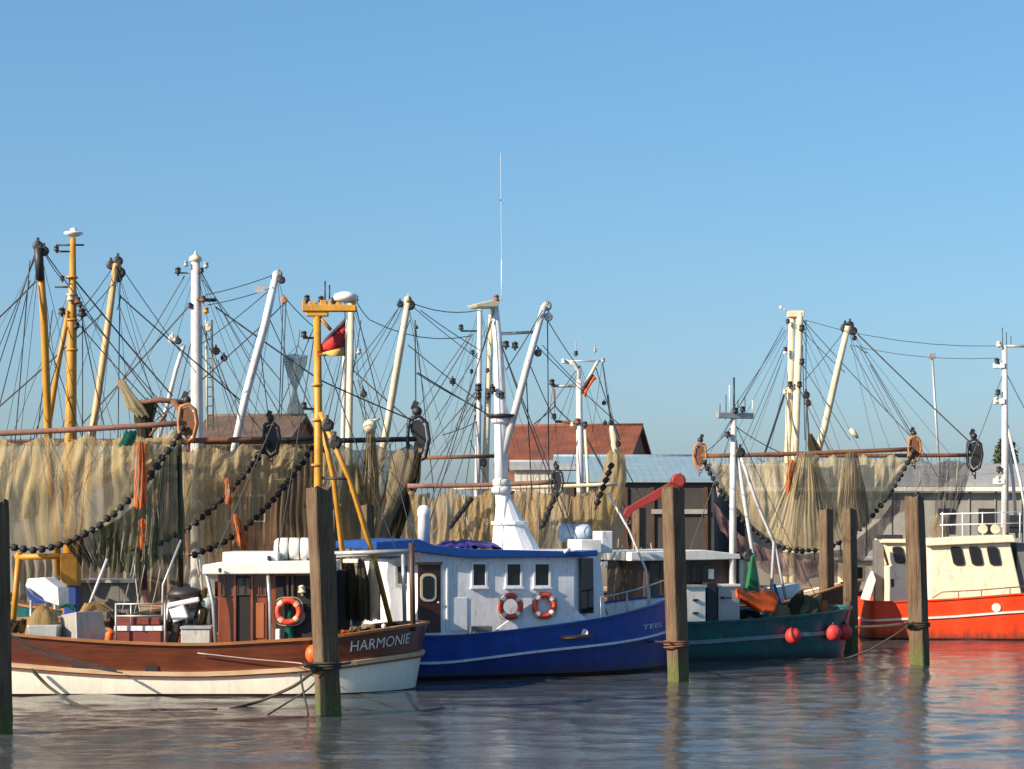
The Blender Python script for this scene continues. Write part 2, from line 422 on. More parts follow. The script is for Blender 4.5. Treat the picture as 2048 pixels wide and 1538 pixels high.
# ------------------------------------------------------------------ hulls
class Hull:
    def __init__(s, fr, L, hb, sheer, endl, endr, rake=(0,0), wf=.86):
        s.fr, s.L, s.hb, s.sheer, s.el, s.er, s.rake, s.wf = fr, L, hb, sheer, endl, endr, rake, wf
        n = 46; s.xs = [L*(.5-.5*math.cos(math.pi*i/n)) for i in range(n+1)]
    def half(s, x):
        e = 1.0
        al, pl, ql = s.el; ar, pr, qr = s.er
        if x < al: e *= max(0, 1-(1-x/al)**pl)**ql
        if x > s.L-ar: e *= max(0, 1-(1-(s.L-x)/ar)**pr)**qr
        return s.hb*e
    def z(s, cp, x): return smoothc(cp, x, .8)
    def pos(s, x, z, side, off=0.0):
        f = max(-.35, min(1.05, z/max(.3, s.z(s.sheer, x))))
        fl = s.wf+(1-s.wf)*f if f > 0 else s.wf+f*.5
        xx = x
        al, ar = s.el[0], s.er[0]
        if x < al: xx += s.rake[0]*(1-f)*(1-x/al)
        if x > s.L-ar: xx -= s.rake[1]*(1-f)*(1-(s.L-x)/ar)
        h = s.half(x)*fl
        if off:
            e = .02; a = Vector((max(0,x-e), s.half(max(0,x-e)))); b = Vector((min(s.L,x+e), s.half(min(s.L,x+e))))
            t = (b-a).normalized(); nx, ny = -t.y, t.x
            xx += nx*off; h = max(0, h+ny*off)
        return s.fr.W(xx, side*h, z)
    def band(s, lo, hi, name, mat, root, rows=4):
        m = MB()
        for side in (-1, 1):
            vs = []; fs = []
            for x in s.xs:
                a, b = s.z(lo, x), s.z(hi, x)
                for r in range(rows+1): vs.append(s.pos(x, a+(b-a)*r/rows, side))
            k = rows+1
            for i in range(len(s.xs)-1):
                for r in range(rows): fs.append((i*k+r, (i+1)*k+r, (i+1)*k+r+1, i*k+r+1))
            m.add(vs, fs, True)
        return m.build(name, mat, root)
    def strip(s, cp, h, out, inn, name, mat, root):
        m = MB()
        for side in (-1, 1):
            vs = []; fs = []
            for x in s.xs:
                z = s.z(cp, x)
                vs += [s.pos(x, z-h/2, side, out), s.pos(x, z+h/2, side, out), s.pos(x, z+h/2, side, -inn), s.pos(x, z-h/2, side, -inn)]
            for i in range(len(s.xs)-1):
                for k in range(4): fs.append((i*4+k, (i+1)*4+k, (i+1)*4+(k+1)%4, i*4+(k+1)%4))
            m.add(vs, fs)
        return m.build(name, mat, root)
    def deck(s, drop, mat, root, inmat=None):
        m = MB(); vs = []; fs = []
        for x in s.xs:
            z = s.z(s.sheer, x)-drop
            vs += [s.pos(x, z, -1, -.05), s.pos(x, z, 1, -.05)]
        for i in range(len(s.xs)-1): fs.append((i*2, (i+1)*2, (i+1)*2+1, i*2+1))
        m.add(vs, fs); m.build('deck', mat, root)
        m = MB()
        for side in (-1, 1):
            vs = []; fs = []
            for x in s.xs:
                z = s.z(s.sheer, x)
                vs += [s.pos(x, z-drop, side, -.07), s.pos(x, z-.01, side, -.07)]
            for i in range(len(s.xs)-1): fs.append((i*2, (i+1)*2, (i+1)*2+1, i*2+1))
            m.add(vs, fs, True)
        m.build('bulwark', inmat or mat, root)

def window(root, fr, px0, px1, py0, py1, y, frame_mat, glass=M_GLASS, t=.05, sl=0.0, name='window'):
    """frame ring proud of the wall with a recessed pane; sl leans the opening"""
    x0, z0 = fr.loc(px0, py0, y); x1, z1 = fr.loc(px1, py1, y)
    m = MB()
    def bar(a0, a1, b0, b1): 
        def sk(x, z): return x + sl*(z-z0)
        m.hexa([fr.W(sk(a0,b0),y-.035,b0),fr.W(sk(a1,b0),y-.035,b0),fr.W(sk(a1,b0),y+.02,b0),fr.W(sk(a0,b0),y+.02,b0),
                fr.W(sk(a0,b1),y-.035,b1),fr.W(sk(a1,b1),y-.035,b1),fr.W(sk(a1,b1),y+.02,b1),fr.W(sk(a0,b1),y+.02,b1)])
    bar(x0, x1, z1-t, z1); bar(x0, x1, z0, z0+t); bar(x0, x0+t, z0+t, z1-t); bar(x1-t, x1, z0+t, z1-t)
    w = m.build(name, frame_mat, root)
    m = MB()
    def sk(x, z): return x + sl*(z-z0)
    a0, a1, b0, b1 = x0+t*.8, x1-t*.8, z0+t*.8, z1-t*.8
    m.hexa([fr.W(sk(a0,b0),y-.012,b0),fr.W(sk(a1,b0),y-.012,b0),fr.W(sk(a1,b0),y+.01,b0),fr.W(sk(a0,b0),y+.01,b0),
            fr.W(sk(a0,b1),y-.012,b1),fr.W(sk(a1,b1),y-.012,b1),fr.W(sk(a1,b1),y+.01,b1),fr.W(sk(a0,b1),y+.01,b1)])
    m.build('pane', glass, w)
    return w

def stays(root, fr, lines, r=.017, mat=M_WIRE):
    for l in lines:
        a, b, c, d = l[:4]; y0 = l[4] if len(l) > 4 else 0; y1 = l[5] if len(l) > 5 else y0
        sag = l[6] if len(l) > 6 else .05; rr = l[7] if len(l) > 7 else r
        MB().tube(rope_pts(fr.P(a,b,y0), fr.P(c,d,y1), sag, 6), rr, 4).build('stay', mat, root)

def pulley(root, p, s=.16, mat=M_DARK):
    s *= .78
    m = MB(); m.lathe(Vector(p)-Vector((0,s*.25,0)), [(s*.55,0),(s,s*.06),(s,s*.2),(s*.6,s*.28),(s,s*.34),(s,s*.5),(s*.5,s*.56)], 12, 'Y')
    m.cbox(Vector(p)+Vector((0,0,s*.9)), s*.4, s*.7, s*1.3)
    return m.build('pulley_block', mat, root)

def lamp(root, p, s=.12, mat=M_DARK):
    s *= .85
    m = MB(); m.lathe(Vector(p), [(s*.5,-s*.9),(s*.95,-s*.8),(s*.95,-s*.5),(s*.75,-s*.45),(s*.75,s*.4),(s*.95,s*.5),(s*.3,s*.9)], 10)
    m.cbox(Vector(p)+Vector((0,.02,-s*1.15)), s*.5, s*.5, s*.6)
    return m.build('lamp', mat, root)

# ------------------------------------------------------------------ netting and trawl gear
def bundle(name, path, radii, mat, root=None, seed=0, rough=.25, n=22, folds=7):
    """gathered netting: a finely pleated bag hanging along a path"""
    n = 44; pts = []
    for i in range(len(path)-1):
        for k in range(8): pts.append((Vector(path[i]).lerp(Vector(path[i+1]), k/8), radii[i]+(radii[i+1]-radii[i])*k/8))
    pts.append((Vector(path[-1]), radii[-1]))
    vs, fs, uvs = [], [], []; ln = 0; rm = sum(radii)/len(radii)
    for i, (p, r) in enumerate(pts):
        if i: ln += (p-pts[i-1][0]).length
        for k in range(n+1):
            a = 2*math.pi*k/n; q = Vector((math.cos(a)*1.3+seed*3.1, math.sin(a)*1.3, ln*.6))
            w = 1 + rough*.35*math.sin(a*folds + 3*noise.noise(q)) + rough*.22*math.sin(a*(folds*2+3)+4*noise.noise(q*1.3)) + rough*1.1*noise.noise(q*1.7)
            vs.append(p + Vector((math.cos(a)*r*w, math.sin(a)*r*w*.7, .3*r*noise.noise(q*2.1+Vector((5,0,0)))*(1 if 0 < i < len(pts)-1 else 2))))
            uvs.append((a*rm*1.2+seed, ln))
    for i in range(len(pts)-1):
        for k in range(n): fs.append((i*(n+1)+k, i*(n+1)+k+1, (i+1)*(n+1)+k+1, (i+1)*(n+1)+k))
    return net_mesh(vs, fs, uvs, name, mat, root)

def resample(pl, n):
    seg = [math.dist(a, b) for a, b in zip(pl, pl[1:])]; tot = sum(seg); out = []
    for i in range(n+1):
        t = tot*i/n; k = 0
        while k < len(seg)-1 and t > seg[k]: t -= seg[k]; k += 1
        f = t/seg[k] if seg[k] else 0; a, b = pl[k], pl[k+1]; out.append((a[0]+(b[0]-a[0])*f, a[1]+(b[1]-a[1])*f))
    return out

def drape(name, d, top, bot, mat, root=None, seed=0, amp=.10, pleats=14, ragged=6, bulge=.2):
    """a hanging curtain of netting between two edges (photo pixels at depth d)"""
    U, V = 70, 26; T = resample(top, U); B = resample(bot, U); vs, fs, uvs = [], [], []
    wid = sum(math.dist(a, b) for a, b in zip(B, B[1:]))*d/F; hei = max(math.dist(a, b) for a, b in zip(T, B))*d/F
    for i in range(U+1):
        u = i/U; rg = ragged*noise.noise(Vector((u*17, seed*3.7, 0)))+ragged*.7*noise.noise(Vector((u*41, seed*1.7, 4)))
        for j in range(V+1):
            v = j/V; x = T[i][0]+(B[i][0]-T[i][0])*v; y = T[i][1]+(B[i][1]+rg-T[i][1])*v
            ph = 3*noise.noise(Vector((u*3, v*.8, seed))); a = amp*(.4+.6*math.sin(math.pi*min(1, v+.15)))
            dd = d + a*math.sin(u*pleats*6.28+ph) + .5*a*math.sin(u*pleats*15+ph*2) + amp*1.4*noise.noise(Vector((u*4, v*2, seed*2.1))) - bulge*math.sin(math.pi*u)*math.sin(math.pi*min(1, v*.8+.1))
            x += 5*noise.noise(Vector((u*6, v*2.5, seed*4.4)))*math.sin(math.pi*v)
            vs.append(P(x, y, dd)); uvs.append((u*wid+seed, v*hei))
    for i in range(U):
        for j in range(V): fs.append((i*(V+1)+j, (i+1)*(V+1)+j, (i+1)*(V+1)+j+1, i*(V+1)+j+1))
    o = net_mesh(vs, fs, uvs, name, mat, root)
    m = MB(); rnd = random.Random(seed+7)
    for k in range(int(6+wid*9)):
        i = rnd.randint(1, U-1); j0 = rnd.randint(0, V//2); j1 = rnd.randint(V//2+2, V)
        e = [vs[i*(V+1)+j]+Vector((0,-.025,0)) for j in range(j0, j1+1, 3)]
        if rnd.random() < .4: e.append(e[-1]+Vector((rnd.uniform(-.05,.05),0,-rnd.uniform(.05,.25))))
        if len(e) > 1: m.tube(e, .008, 3, False)
    tag(m.build('twine', M_WIREL if rnd.random() < .6 else M_ROPE, o), kind='stuff')
    return o

BOB = MB().lathe((0,0,0), [(.035,-.085),(.075,-.08),(.098,-.05),(.105,0),(.098,.05),(.075,.08),(.035,.085)], 10, 'X').build('bobbin', M_BLACK)
BOB.name = 'bobbin_source'; bob_mesh = BOB; COL.objects.unlink(BOB)

def trawl(d, pl, pr, byl, byr, sag, net, label, beam_mat=M_RUST, shoe_mat=M_DARK, shoes=(1,1), br=.085, power=2.0, gap=.0,
          bulge=.35, seed=1, shoe_h=.34, trim=(0,1), bobs=True, cover=1.0, shoeL=None):
    fr = Frame(0, d)
    A, B = P(pl, byl, d), P(pr, byr, d)
    root = thing('beam_trawl', (A+B)/2, label, 'trawl', 'beam trawls hoisted out of the water')
    MB().tube([A.lerp(B, i/8)+Vector((0,0,-.03*math.sin(math.pi*i/8))) for i in range(9)], br, 10).build('beam', beam_mat, root)
    for k, (e, on) in enumerate(zip((A, B), shoes)):
        if not on: continue
        s = -1 if k == 0 else 1; g = shoe_h/.34; sm = (shoeL if (k == 0 and shoeL) else shoe_mat)
        def E(a, b, y=0): return e+Vector((s*a*g, y, b*g))
        m = MB()
        for y in (-.07, .07):
            m.tube([E(-.12,.34,y), E(.06,.40,y), E(.19,.28,y), E(.23,.0,y), E(.16,-.32,y), E(.0,-.42,y), E(-.12,-.30,y), E(-.15,.0,y), E(-.12,.34,y)], .035*g, 6)
        for a, b in ((.12,.30),(.22,.0),(.10,-.34)): m.tube([E(a,b,-.09), E(a,b,.09)], .03*g, 6)
        sh = m.build('trawl_shoe', sm, root)
        n = 10; q = [(-.06,.30),(.06,.34),(.15,.22),(.18,-.02),(.12,-.26),(.02,-.34),(-.06,-.22),(-.02,-.02),(-.09,.12),(-.10,.24)]
        m = MB(); v_ = [E(a,b,-.05) for a, b in q]+[E(a,b,.05) for a, b in q]
        m.add(v_, [tuple(range(n)), tuple(range(2*n-1,n-1,-1))]+[(i,n+i,n+(i+1)%n,(i+1)%n) for i in range(n)]); m.build('shoe_plate', M_RUST if sm is not M_DARK else M_DARK, sh)
        m = MB(); m.ball(E(.02,.48), .09*g, 8, 6); m.cbox(E(-.02,.58), .10*g, .12, .16*g, 0, 0, .4); m.build('lifting_block', M_DARK, sh)
        m = MB()
        for t in range(2): m.torus(E(.02+.03*t,-.46-.09*t), .05*g, .016*g, (t % 2, 1-t % 2, .1), 8, 5)
        m.build('chain', M_RUST, sh)
    zs = CZ-(sag-HY)*d/F
    def bot(u):
        w = abs(2*u-1)**power
        return A.z+(B.z-A.z)*u - ((A.z+B.z)/2-zs)*(1-w)
    U, V = 180, 30; vs, fs, uvs = [], [], []; wid = (B-A).length; hei = abs((A.z+B.z)/2-zs)
    def pt(u, v):
        top = A.lerp(B, u); zt = top.z-.10; zb = bot(u)
        zt = min(top.z-.08, max(zb+.02, zt-.04-.20*abs(math.sin(u*math.pi*wid*.9+seed))-.12*noise.noise(Vector((u*9+seed*9, 0, seed)))))
        z = zt+(zb-zt)*v
        ph = 2.5*noise.noise(Vector((u*4, v*.7, seed*2.3)))
        amp = .02+.03*math.sin(math.pi*min(1, v*1.1+.05))
        y = amp*(.6*math.sin(u*150+ph*3+seed)+math.sin(u*61+ph*5+seed*2)) + .16*noise.noise(Vector((u*5+v*1.5, v*1.1, seed*1.1)))*math.sin(math.pi*v) - bulge*math.sin(math.pi*min(1,v))*math.sin(math.pi*u)
        y += .12*noise.noise(Vector((u*9, v*2.2, seed*5.1)))*v
        x = top.x + .12*noise.noise(Vector((u*12, v*2.0, seed*1.7)))*math.sin(math.pi*v)
        return Vector((x, d+y, z))
    u0, u1 = trim
    for i in range(U+1):
        for j in range(V+1): vs.append(pt(u0+(u1-u0)*i/U, j/V*cover)); uvs.append(((u0+(u1-u0)*i/U)*wid*1.3+seed*7, (vs[-1].z-A.z)))
    for i in range(U):
        for j in range(V): fs.append((i*(V+1)+j, (i+1)*(V+1)+j, (i+1)*(V+1)+j+1, i*(V+1)+j+1))
    nt_ = net_mesh(vs, fs, uvs, 'net', net, root)
    m = MB()                                              # drawn-up lines and twine running down the folds
    rnd = random.Random(seed)
    for i in range(46):
        u = rnd.uniform(u0+.02, u1-.02); du = rnd.uniform(-.16,.16); v1 = rnd.uniform(.45,1.0)
        m.tube([pt(max(u0,min(u1,u+du*k/8)), v1*k/8*cover)+Vector((0,-.03,0)) for k in range(9)], .006, 3, False)
    tw = m.build('twine', M_WIREL, nt_); tag(tw, kind='stuff')
    m = MB(); k = u0
    while k < u1:                                         # lacing that ties the net head to the beam
        q = pt(k, 0); t_ = A.lerp(B, min(1, max(0, k+rnd.uniform(-.006,.006)))); m.tube([t_, q+Vector((0,-.01,-.05))], .009, 3, False); k += rnd.uniform(.10,.26)/wid
    tag(m.build('lacing', M_ROPE, nt_), kind='stuff')
    if bobs:
        pts = []; N = 400
        for i in range(N+1): u = u0+(u1-u0)*i/N; p = A.lerp(B, u); pts.append(Vector((p.x, d-.12, bot(u)-.06)))
        MB().tube(pts[::8], .03, 5).build('footrope', M_ROPE, root)
        acc = 0; step = .235
        for i in range(N):
            seg = (pts[i+1]-pts[i]).length; acc += seg
            if acc >= step:
                acc -= step; t = pts[i+1]-pts[i]
                sc_ = rnd.uniform(.86,1.08)
                inst(bob_mesh, 'bobbin', pts[i]+Vector((0,-.04,rnd.uniform(-.02,.02))), root, (rnd.uniform(.75,1.05),sc_,sc_), (0, -math.atan2(t.z, t.x)+rnd.uniform(-.15,.15), rnd.uniform(-.25,.25)))
    return root

# ================================================================== the near wooden boat
def name_on_hull(hull, text, px0, px1, zb0, zb1, h, root, mat, name):
    cu = bpy.data.curves.new('t', 'FONT'); cu.body = text; cu.size = 1; cu.resolution_u = 3
    ob = bpy.data.objects.new('t', cu); COL.objects.link(ob)
    dg = bpy.context.evaluated_depsgraph_get(); me = bpy.data.meshes.new_from_object(ob.evaluated_get(dg))
    COL.objects.unlink(ob)
    bm = bmesh.new(); bm.from_mesh(me); bmesh.ops.triangulate(bm, faces=bm.faces)
    bmesh.ops.subdivide_edges(bm, edges=[e for e in bm.edges if e.calc_length() > .25], cuts=1); bmesh.ops.triangulate(bm, faces=bm.faces)
    xs = [v.co.x for v in bm.verts]; ys = [v.co.y for v in bm.verts]
    lo, hi, yh = min(xs), max(xs), max(ys)
    tab = []; arc = 0; prev = None
    n = 1500
    for i in range(n+1):
        x = hull.L*.4+hull.L*.6*i/n; p = hull.pos(x, 1.0, -1)
        if prev: arc += (p-prev).length
        prev = p; tab.append((x, arc, CX+p.x*F/p.y))
    def at_px(px): return min(tab, key=lambda q: abs(q[2]-px))
    a0, a1 = at_px(px0)[1], at_px(px1)[1]
    vs = []
    for v in bm.verts:
        u = (v.co.x-lo)/(hi-lo); w = v.co.y/yh
        a = a0+(a1-a0)*u
        x = min(tab, key=lambda q: abs(q[1]-a))[0]
        vs.append(hull.pos(x, zb0+(zb1-zb0)*u+w*h, -1, .012))
    m = MB(); m.add(vs, [[v.index for v in f.verts] for f in bm.faces]); bm.free()
    return m.build(name, mat, root)

def lifebuoy(c, nrm, label, r=.27, band=None):
    root = thing('lifebuoy', c, label, 'lifebuoy', 'lifebuoys on the wheelhouses')
    n = Vector(nrm)
    MB().torus(c, r, .075, n, 32, 8).build('ring', M_RINGR, root)
    for k in range(4):
        a = math.pi/4+math.pi/2*k
        MB().torus(c, r, .081, n, 3, 8, a-.2, a+.2).build('band', band or M_RINGW, root)
    m = MB(); nn = n.normalized(); a_ = nn.cross(Vector((0,0,1))).normalized(); b_ = nn.cross(a_)
    m.tube([Vector(c)+(a_*math.cos(t)+b_*math.sin(t))*(r+.10+.025*math.cos(4*t+math.pi)) for t in [2*math.pi*i/32 for i in range(33)]], .012, 4)
    m.build('grab_line', M_WIREL, root)
    return root

def boat_harmonie():
    a = R(0); L = 16.5; tip = Vector((-2.05, 50.6))
    fr = Frame(tip.x-L*math.cos(a), tip.y-L*math.sin(a), 0)
    hb = 2.35
    root = thing('fishing_boat', fr.W(L/2,0,0), 'varnished brown wooden fishing boat with white lower hull and white wheelhouse roof', 'boat', 'fishing boats moored in the harbour')
    X = lambda px, py, y=-2.3: fr.loc(px, py, y)
    sheer = [(0,2.5),(3,1.85),X(-150,1255),X(30,1271),X(200,1285),X(400,1292),X(620,1279),(L-2.2,1.30),(L-.8,1.5),(L,1.58)]
    line = [(0,1.6),(3,1.1),X(30,1331),X(200,1345),X(400,1350),X(620,1338),(L-2.2,.66),(L-.8,.82),(L,.88)]
    H = Hull(fr, L, hb, sheer, (6.0,2.0,.9), (3.2,2.0,.55), (.9,.28), .90)
    hl = H.band([(0,-.6),(L,-.6)], [(0,.035),(L,.035)], 'boot_topping', plain('boot_red', (.10,.02,.015), .5), root, 2)
    H.band([(0,.035),(L,.035)], line, 'lower_hull', M_CREAMW, root, 5)
    up = H.band(line, sheer, 'topside', M_MAHOG, root, 5)
    H.strip([(x, z) for x, z in line], .10, .075, .03, 'rubbing_strake', M_STRAKE, root)
    H.strip([(x, z-.075) for x, z in line], .05, .05, .03, 'strake_trim', plain('rust_red_trim', (.33,.09,.04), .5), root)
    H.strip([(x, z+.02) for x, z in sheer], .06, .06, .12, 'cap_rail', M_CAPRAIL, root)
    H.deck(.42, M_DECK, root, M_MAHOG)
    for px in (157, 303):                               # scuppers
        x, z = fr.loc(px, 1337, -2.25)
        m = MB(); m.cbox(H.pos(x, z, -1, .01), .30, .05, .12, a); s = m.build('scupper', M_BLACK, root)
    name_on_hull(H, 'HARMONIE', 700, 815, 1.0, 1.14, .245, up, M_WHITE, 'name_lettering')
    dz = lambda x: H.z(sheer, x)-.42
    # ---------------- wheelhouse
    yw = -1.25
    wh = MB(); wh.pbox(fr, 436, 660, 1300, 1148, yw+.04, 1.25)
    w = wh.build('wheelhouse', M_MAHOGZ, root)
    def panel(p0, p1, q0, q1, mat, nm='panel', pr=.03):
        MB().pbox(fr, p0, p1, q0, q1, yw+.04-pr, yw+.05).build(nm, mat, w, .008)
    panel(437, 468, 1286, 1196, M_MAHOGZ); panel(506, 534, 1286, 1196, M_MAHOGZ)
    panel(512, 528, 1276, 1206, wood('door_orange_panel', (.30,.08,.02), (.46,.15,.04), .35, 'Z', .5), 'door_panel', .05)
    MB().pbox(fr, 471, 503, 1290, 1152, yw+.0, yw+.05).build('door', plain('doorway_shade', (.012,.008,.007), .6), w)  # closed slab, the dark of the open doorway is put into its colour
    MB().pbox(fr, 551, 650, 1292, 1152, yw+.0, yw+.05).build('open_side_shade', plain('interior_shade', (.014,.010,.009), .7), w)  # near-black sheet on the solid wall paints the shade of the interior
    for p0, p1 in ((440,452),(455,468),(508,519),(521,533)):
        window(w, fr, p0, p1, 1192, 1153, yw+.03, M_MAHOGZ, glass_mat('cabin_glass', (.05,.055,.05)), .025)
    for p0, p1 in ((474,488),(489,501)):
        window(w, fr, p0, p1, 1190, 1156, yw-.01, M_DBROWN, glass_mat('cabin_glass'), .02)
    for px, m_ in ((470, M_MAHOGZ), (504, M_MAHOGZ), (585, M_DBROWN), (575, M_DBROWN)):
        MB().pbox(fr, px-2.5, px+2.5, 1290, 1149, yw-.05, yw+.05).build('post', m_, w, .01)
    for top, bot in (((413,1148),(432,1288)), ((536,1148),(542,1290))):
        MB().tube([fr.P(top[0], top[1], yw-.25), fr.P(top[0]+(bot[0]-top[0])*.7, top[1]+58, yw-.25), fr.P(bot[0], bot[1], yw-.25)], .045, 8).build('pillar', M_GALV, w)
    rf = MB(); rf.plate(fr, [(405,1149),(405,1130),(440,1124),(628,1122),(662,1124),(662,1147)], yw-.35, 1.6)
    rf = rf.build('roof', M_WHITE, w, .03)
    MB().pbox(fr, 445, 556, 1127, 1104, yw+.15, .9).build('roof_locker', M_WHITE, root, .03)
    lamp(root, fr.P(440,1140,yw-.45), .06); lamp(root, fr.P(538,1116,yw+.1), .07)
    lamp(root, fr.P(604,1178,yw-.1), .12, M_CREAMP)
    # ---------------- life raft
    c0, c1 = fr.P(548,1098,-.5), fr.P(628,1098,-.5)
    lr = thing('life_raft', fr.P(588,1123,-.5), 'white life raft canister strapped on the varnished boat\'s wheelhouse roof', 'life raft')
    dx = (c1-c0); ln = dx.length
    m = MB(); prof = [(.05,0),(.20,.02),(.25,.07),(.27,.12),(.25,.14),(.27,.17),(.27,ln*.36),(.25,ln*.38),(.27,ln*.40),(.27,ln*.64),(.25,ln*.66),(.27,ln*.68),(.27,ln-.17),(.25,ln-.07),(.20,ln-.02),(.05,ln)]
    m.lathe(c0, prof, 20, 'X'); m.build('canister', M_WHITE, lr)
    for t in (.14, ln*.38, ln*.66): MB().torus(c0+Vector((t,0,0)), .265, .014, (1,0,0), 24, 6).build('strap', M_DARK, lr)
    for t in (.2, ln-.2): MB().cbox(c0+Vector((t,0,-.26)), .10, .5, .10).build('cradle', M_GALV, lr)
    # ---------------- yellow mizzen mast with gallows
    ym = 0.0
    bx, _ = fr.loc(633, 1000, ym)
    ms = MB(); ms.tube([fr.W(bx,ym,dz(bx)), fr.W(bx+.05,ym,5.5), fr.P(634,612,ym)], [.115,.105,.09], 12); mast = ms.build('mast', M_YELL, root)
    MB().tube([fr.P(640,825,ym-.05), fr.P(700,960,ym-.1), fr.P(752,1130,ym+.9), fr.P(785,1262,ym+1.5)], .065, 8).build('mast_leg', M_YELL, root)
    MB().tube([fr.P(640,830,ym+.1), fr.P(668,960,ym+.7), fr.P(700,1230,ym+1.2)], .07, 8).build('mast_leg', M_YELL, root)
    MB().tube([fr.P(645,956,ym), fr.P(698,958,ym-.1)], .04, 6).build('mast_brace', M_DARK, root)
    m = MB(); m.pbox(fr, 604, 712, 622, 609, ym-.15, ym+.15); m.pbox(fr, 612, 656, 632, 620, ym-.1, ym+.1)
    for p0_, p1_, t_ in ((604,612,600),(618,634,603),(640,654,600),(658,664,598),(672,681,604),(704,711,600)): m.pbox(fr, p0_, p1_, 611, t_, ym-.10, ym+.12)
    m.build('crosstree', M_YELL, mast, .02)
    m = MB(); m.tube([fr.P(637,632,ym), fr.P(662,660,ym)], .05, 6); m.build('crosstree_brace', M_YELL, mast)
    m = MB(); m.lathe(fr.P(691,604,ym), [(.14,0),(.27,.03),(.30,.10),(.27,.18),(.12,.24),(.02,.25)], 18); m.build('radar_dome', M_WHITE, mast)
    for px, py in ((614,596),(642,598),(668,600)): lamp(mast, fr.P(px,py,ym), .10)
    for px, t0, t1 in ((650,562,604),(659,570,604)): MB().tube([fr.P(px,t1,ym), fr.P(px,t0,ym)], .02, 5).build('antenna', M_DARK, mast)
    for py in (676, 818):
        MB().tube([fr.P(634,py,ym), fr.P(606,py,ym-.1)], .03, 6).build('lamp_arm', M_DARK, mast); lamp(mast, fr.P(608,py-8,ym-.1), .10)
    pulley(mast, fr.P(655,850,ym-.1), .20); pulley(mast, fr.P(670,885,ym-.1), .22)
    for py in (770, 840, 930, 985): MB().torus(fr.P(634,py,ym), .115, .035, (0,0,1), 14, 6).build('mast_band', M_RUSTO if py > 900 else M_YELL, mast)
    stays(root, fr, [(634,640,430,1110,0,-.3,.05), (640,690,800,1120,0,0), (636,626,560,1085,0,.3), (712,615,830,1098,0,-.5)], .013)
    # ---------------- awning frame over the stern
    m = MB(); m.tube([fr.P(664,1107,-.9), fr.P(826,1102,-.9)], .055, 8); m.build('awning_rail', M_GALV, root)
    MB().tube([fr.P(666,1112,.9), fr.P(812,1107,.9)], .05, 8).build('awning_rail', M_GALV, root)
    MB().tube([fr.P(823,1086,-.9), fr.P(826,1262,-.9)], .065, 8).build('awning_post', M_DBROWN, root)
    MB().tube([fr.P(668,1108,-1.0), fr.P(672,1275,-1.0)], .05, 8).build('awning_post', M_DBROWN, root)
    MB().tube([fr.P(806,1104,.9), fr.P(810,1255,.9)], .05, 8).build('awning_post', M_GALV, root)
    for px, y in ((700,.2),(722,-.1),(745,.4)):
        bundle('hung_oilskin', [fr.P(px,1118,y), fr.P(px+3,1170,y), fr.P(px+5,1240,y)], [.07,.16,.14], N_DARKB if px != 745 else N_GREEN, root, px*.01, .3, 14, 5)
    MB().pbox(fr, 686, 716, 1126, 1118, -.3, .1).build('fluorescent_lamp', M_WHITE, root, .01)
    MB().pbox(fr, 672, 700, 1265, 1140, .2, .9).build('engine_casing', M_DARK, root, .03)
    MB().ball(H.pos(*[fr.loc(770,1250,-1.4)[0], H.z(sheer, fr.loc(770,1250,-1.4)[0])+.10], -1, -.05), .055, 10, 6).build('stern_light', M_RINGW, root)
    # ---------------- working deck
    def dbox(nm, p0, p1, q0, q1, y0, y1, mat, bev=.02): return MB().pbox(fr, p0, p1, q0, q1, y0, y1).build(nm, mat, root, bev)
    dbox('fish_hatch', 230, 322, 1300, 1262, -.9, .4, wood('hatch_red_brown', (.14,.025,.02), (.24,.05,.035), .5), .02)
    dbox('hatch_rim', 228, 324, 1262, 1252, -.93, .43, M_COOLW, .01)
    dbox('hatch_lid', 232, 320, 1252, 1235, -.85, .35, wood('hatch_red_brown', (.14,.025,.02), (.24,.05,.035), .5), .03)
    m = MB()
    for px in (232, 330): m.tube([fr.P(px,1298,-1.1), fr.P(px,1206,-1.1)], .028, 6)
    for py in (1208, 1232): m.tube([fr.P(232,py,-1.1), fr.P(330,py,-1.1)], .024, 6)
    for px in (262,): m.tube([fr.P(px,1250,-1.1), fr.P(px,1206,-1.1)], .02, 6)
    m.build('hatch_railing', M_GALV, root)
    # metal winch housing set cornerwise
    c = fr.P(165,1283,-.9)
    m = MB(); cx, cz = fr.loc(165,1292,-.9); zt = fr.loc(165,1224,-.9)[1]
    q = [(cx-.58,.0),(cx,-.62),(cx+.62,.05),(cx,.7)]
    base = [fr.W(x,-.9+y,cz) for x, y in q]; top = [fr.W(cx+(x-cx)*.82-.05,-.9+y*.82,zt+(.02 if i else -.08)) for i, (x, y) in enumerate(q)]
    m.hexa(base+top); m.build('winch_housing', paint('winch_plate', (.42,.40,.37), .4, .2, (.15,.10,.08), .4, metal=.3), root, .02)
    m = MB(); m.lathe(fr.P(300-0,1240,.9), [(.3,-.5),(.3,-.44),(.14,-.42),(.14,.42),(.3,.44),(.3,.5)], 16, 'X'); m.build('winch_drum', M_DARK, root)
    # trawl winch before the wheelhouse
    wc = fr.P(372,1235,-.2)
    m = MB(); m.lathe(wc+Vector((0,.0,.05)), [(.36,-.42),(.36,-.36),(.20,-.34),(.20,.0),(.34,.02),(.34,.07),(.2,.09),(.2,.34),(.36,.36),(.36,.42)], 18, 'X'); w_ = m.build('trawl_winch', M_GALV, root)
    m = MB(); m.cbox(wc+Vector((-.25,-.2,-.45)), .16, .5, .9, 0, 0, .25); m.cbox(wc+Vector((.3,-.1,-.4)), .16, .5, .8); m.build('winch_frame', M_DARK, w_, .02)
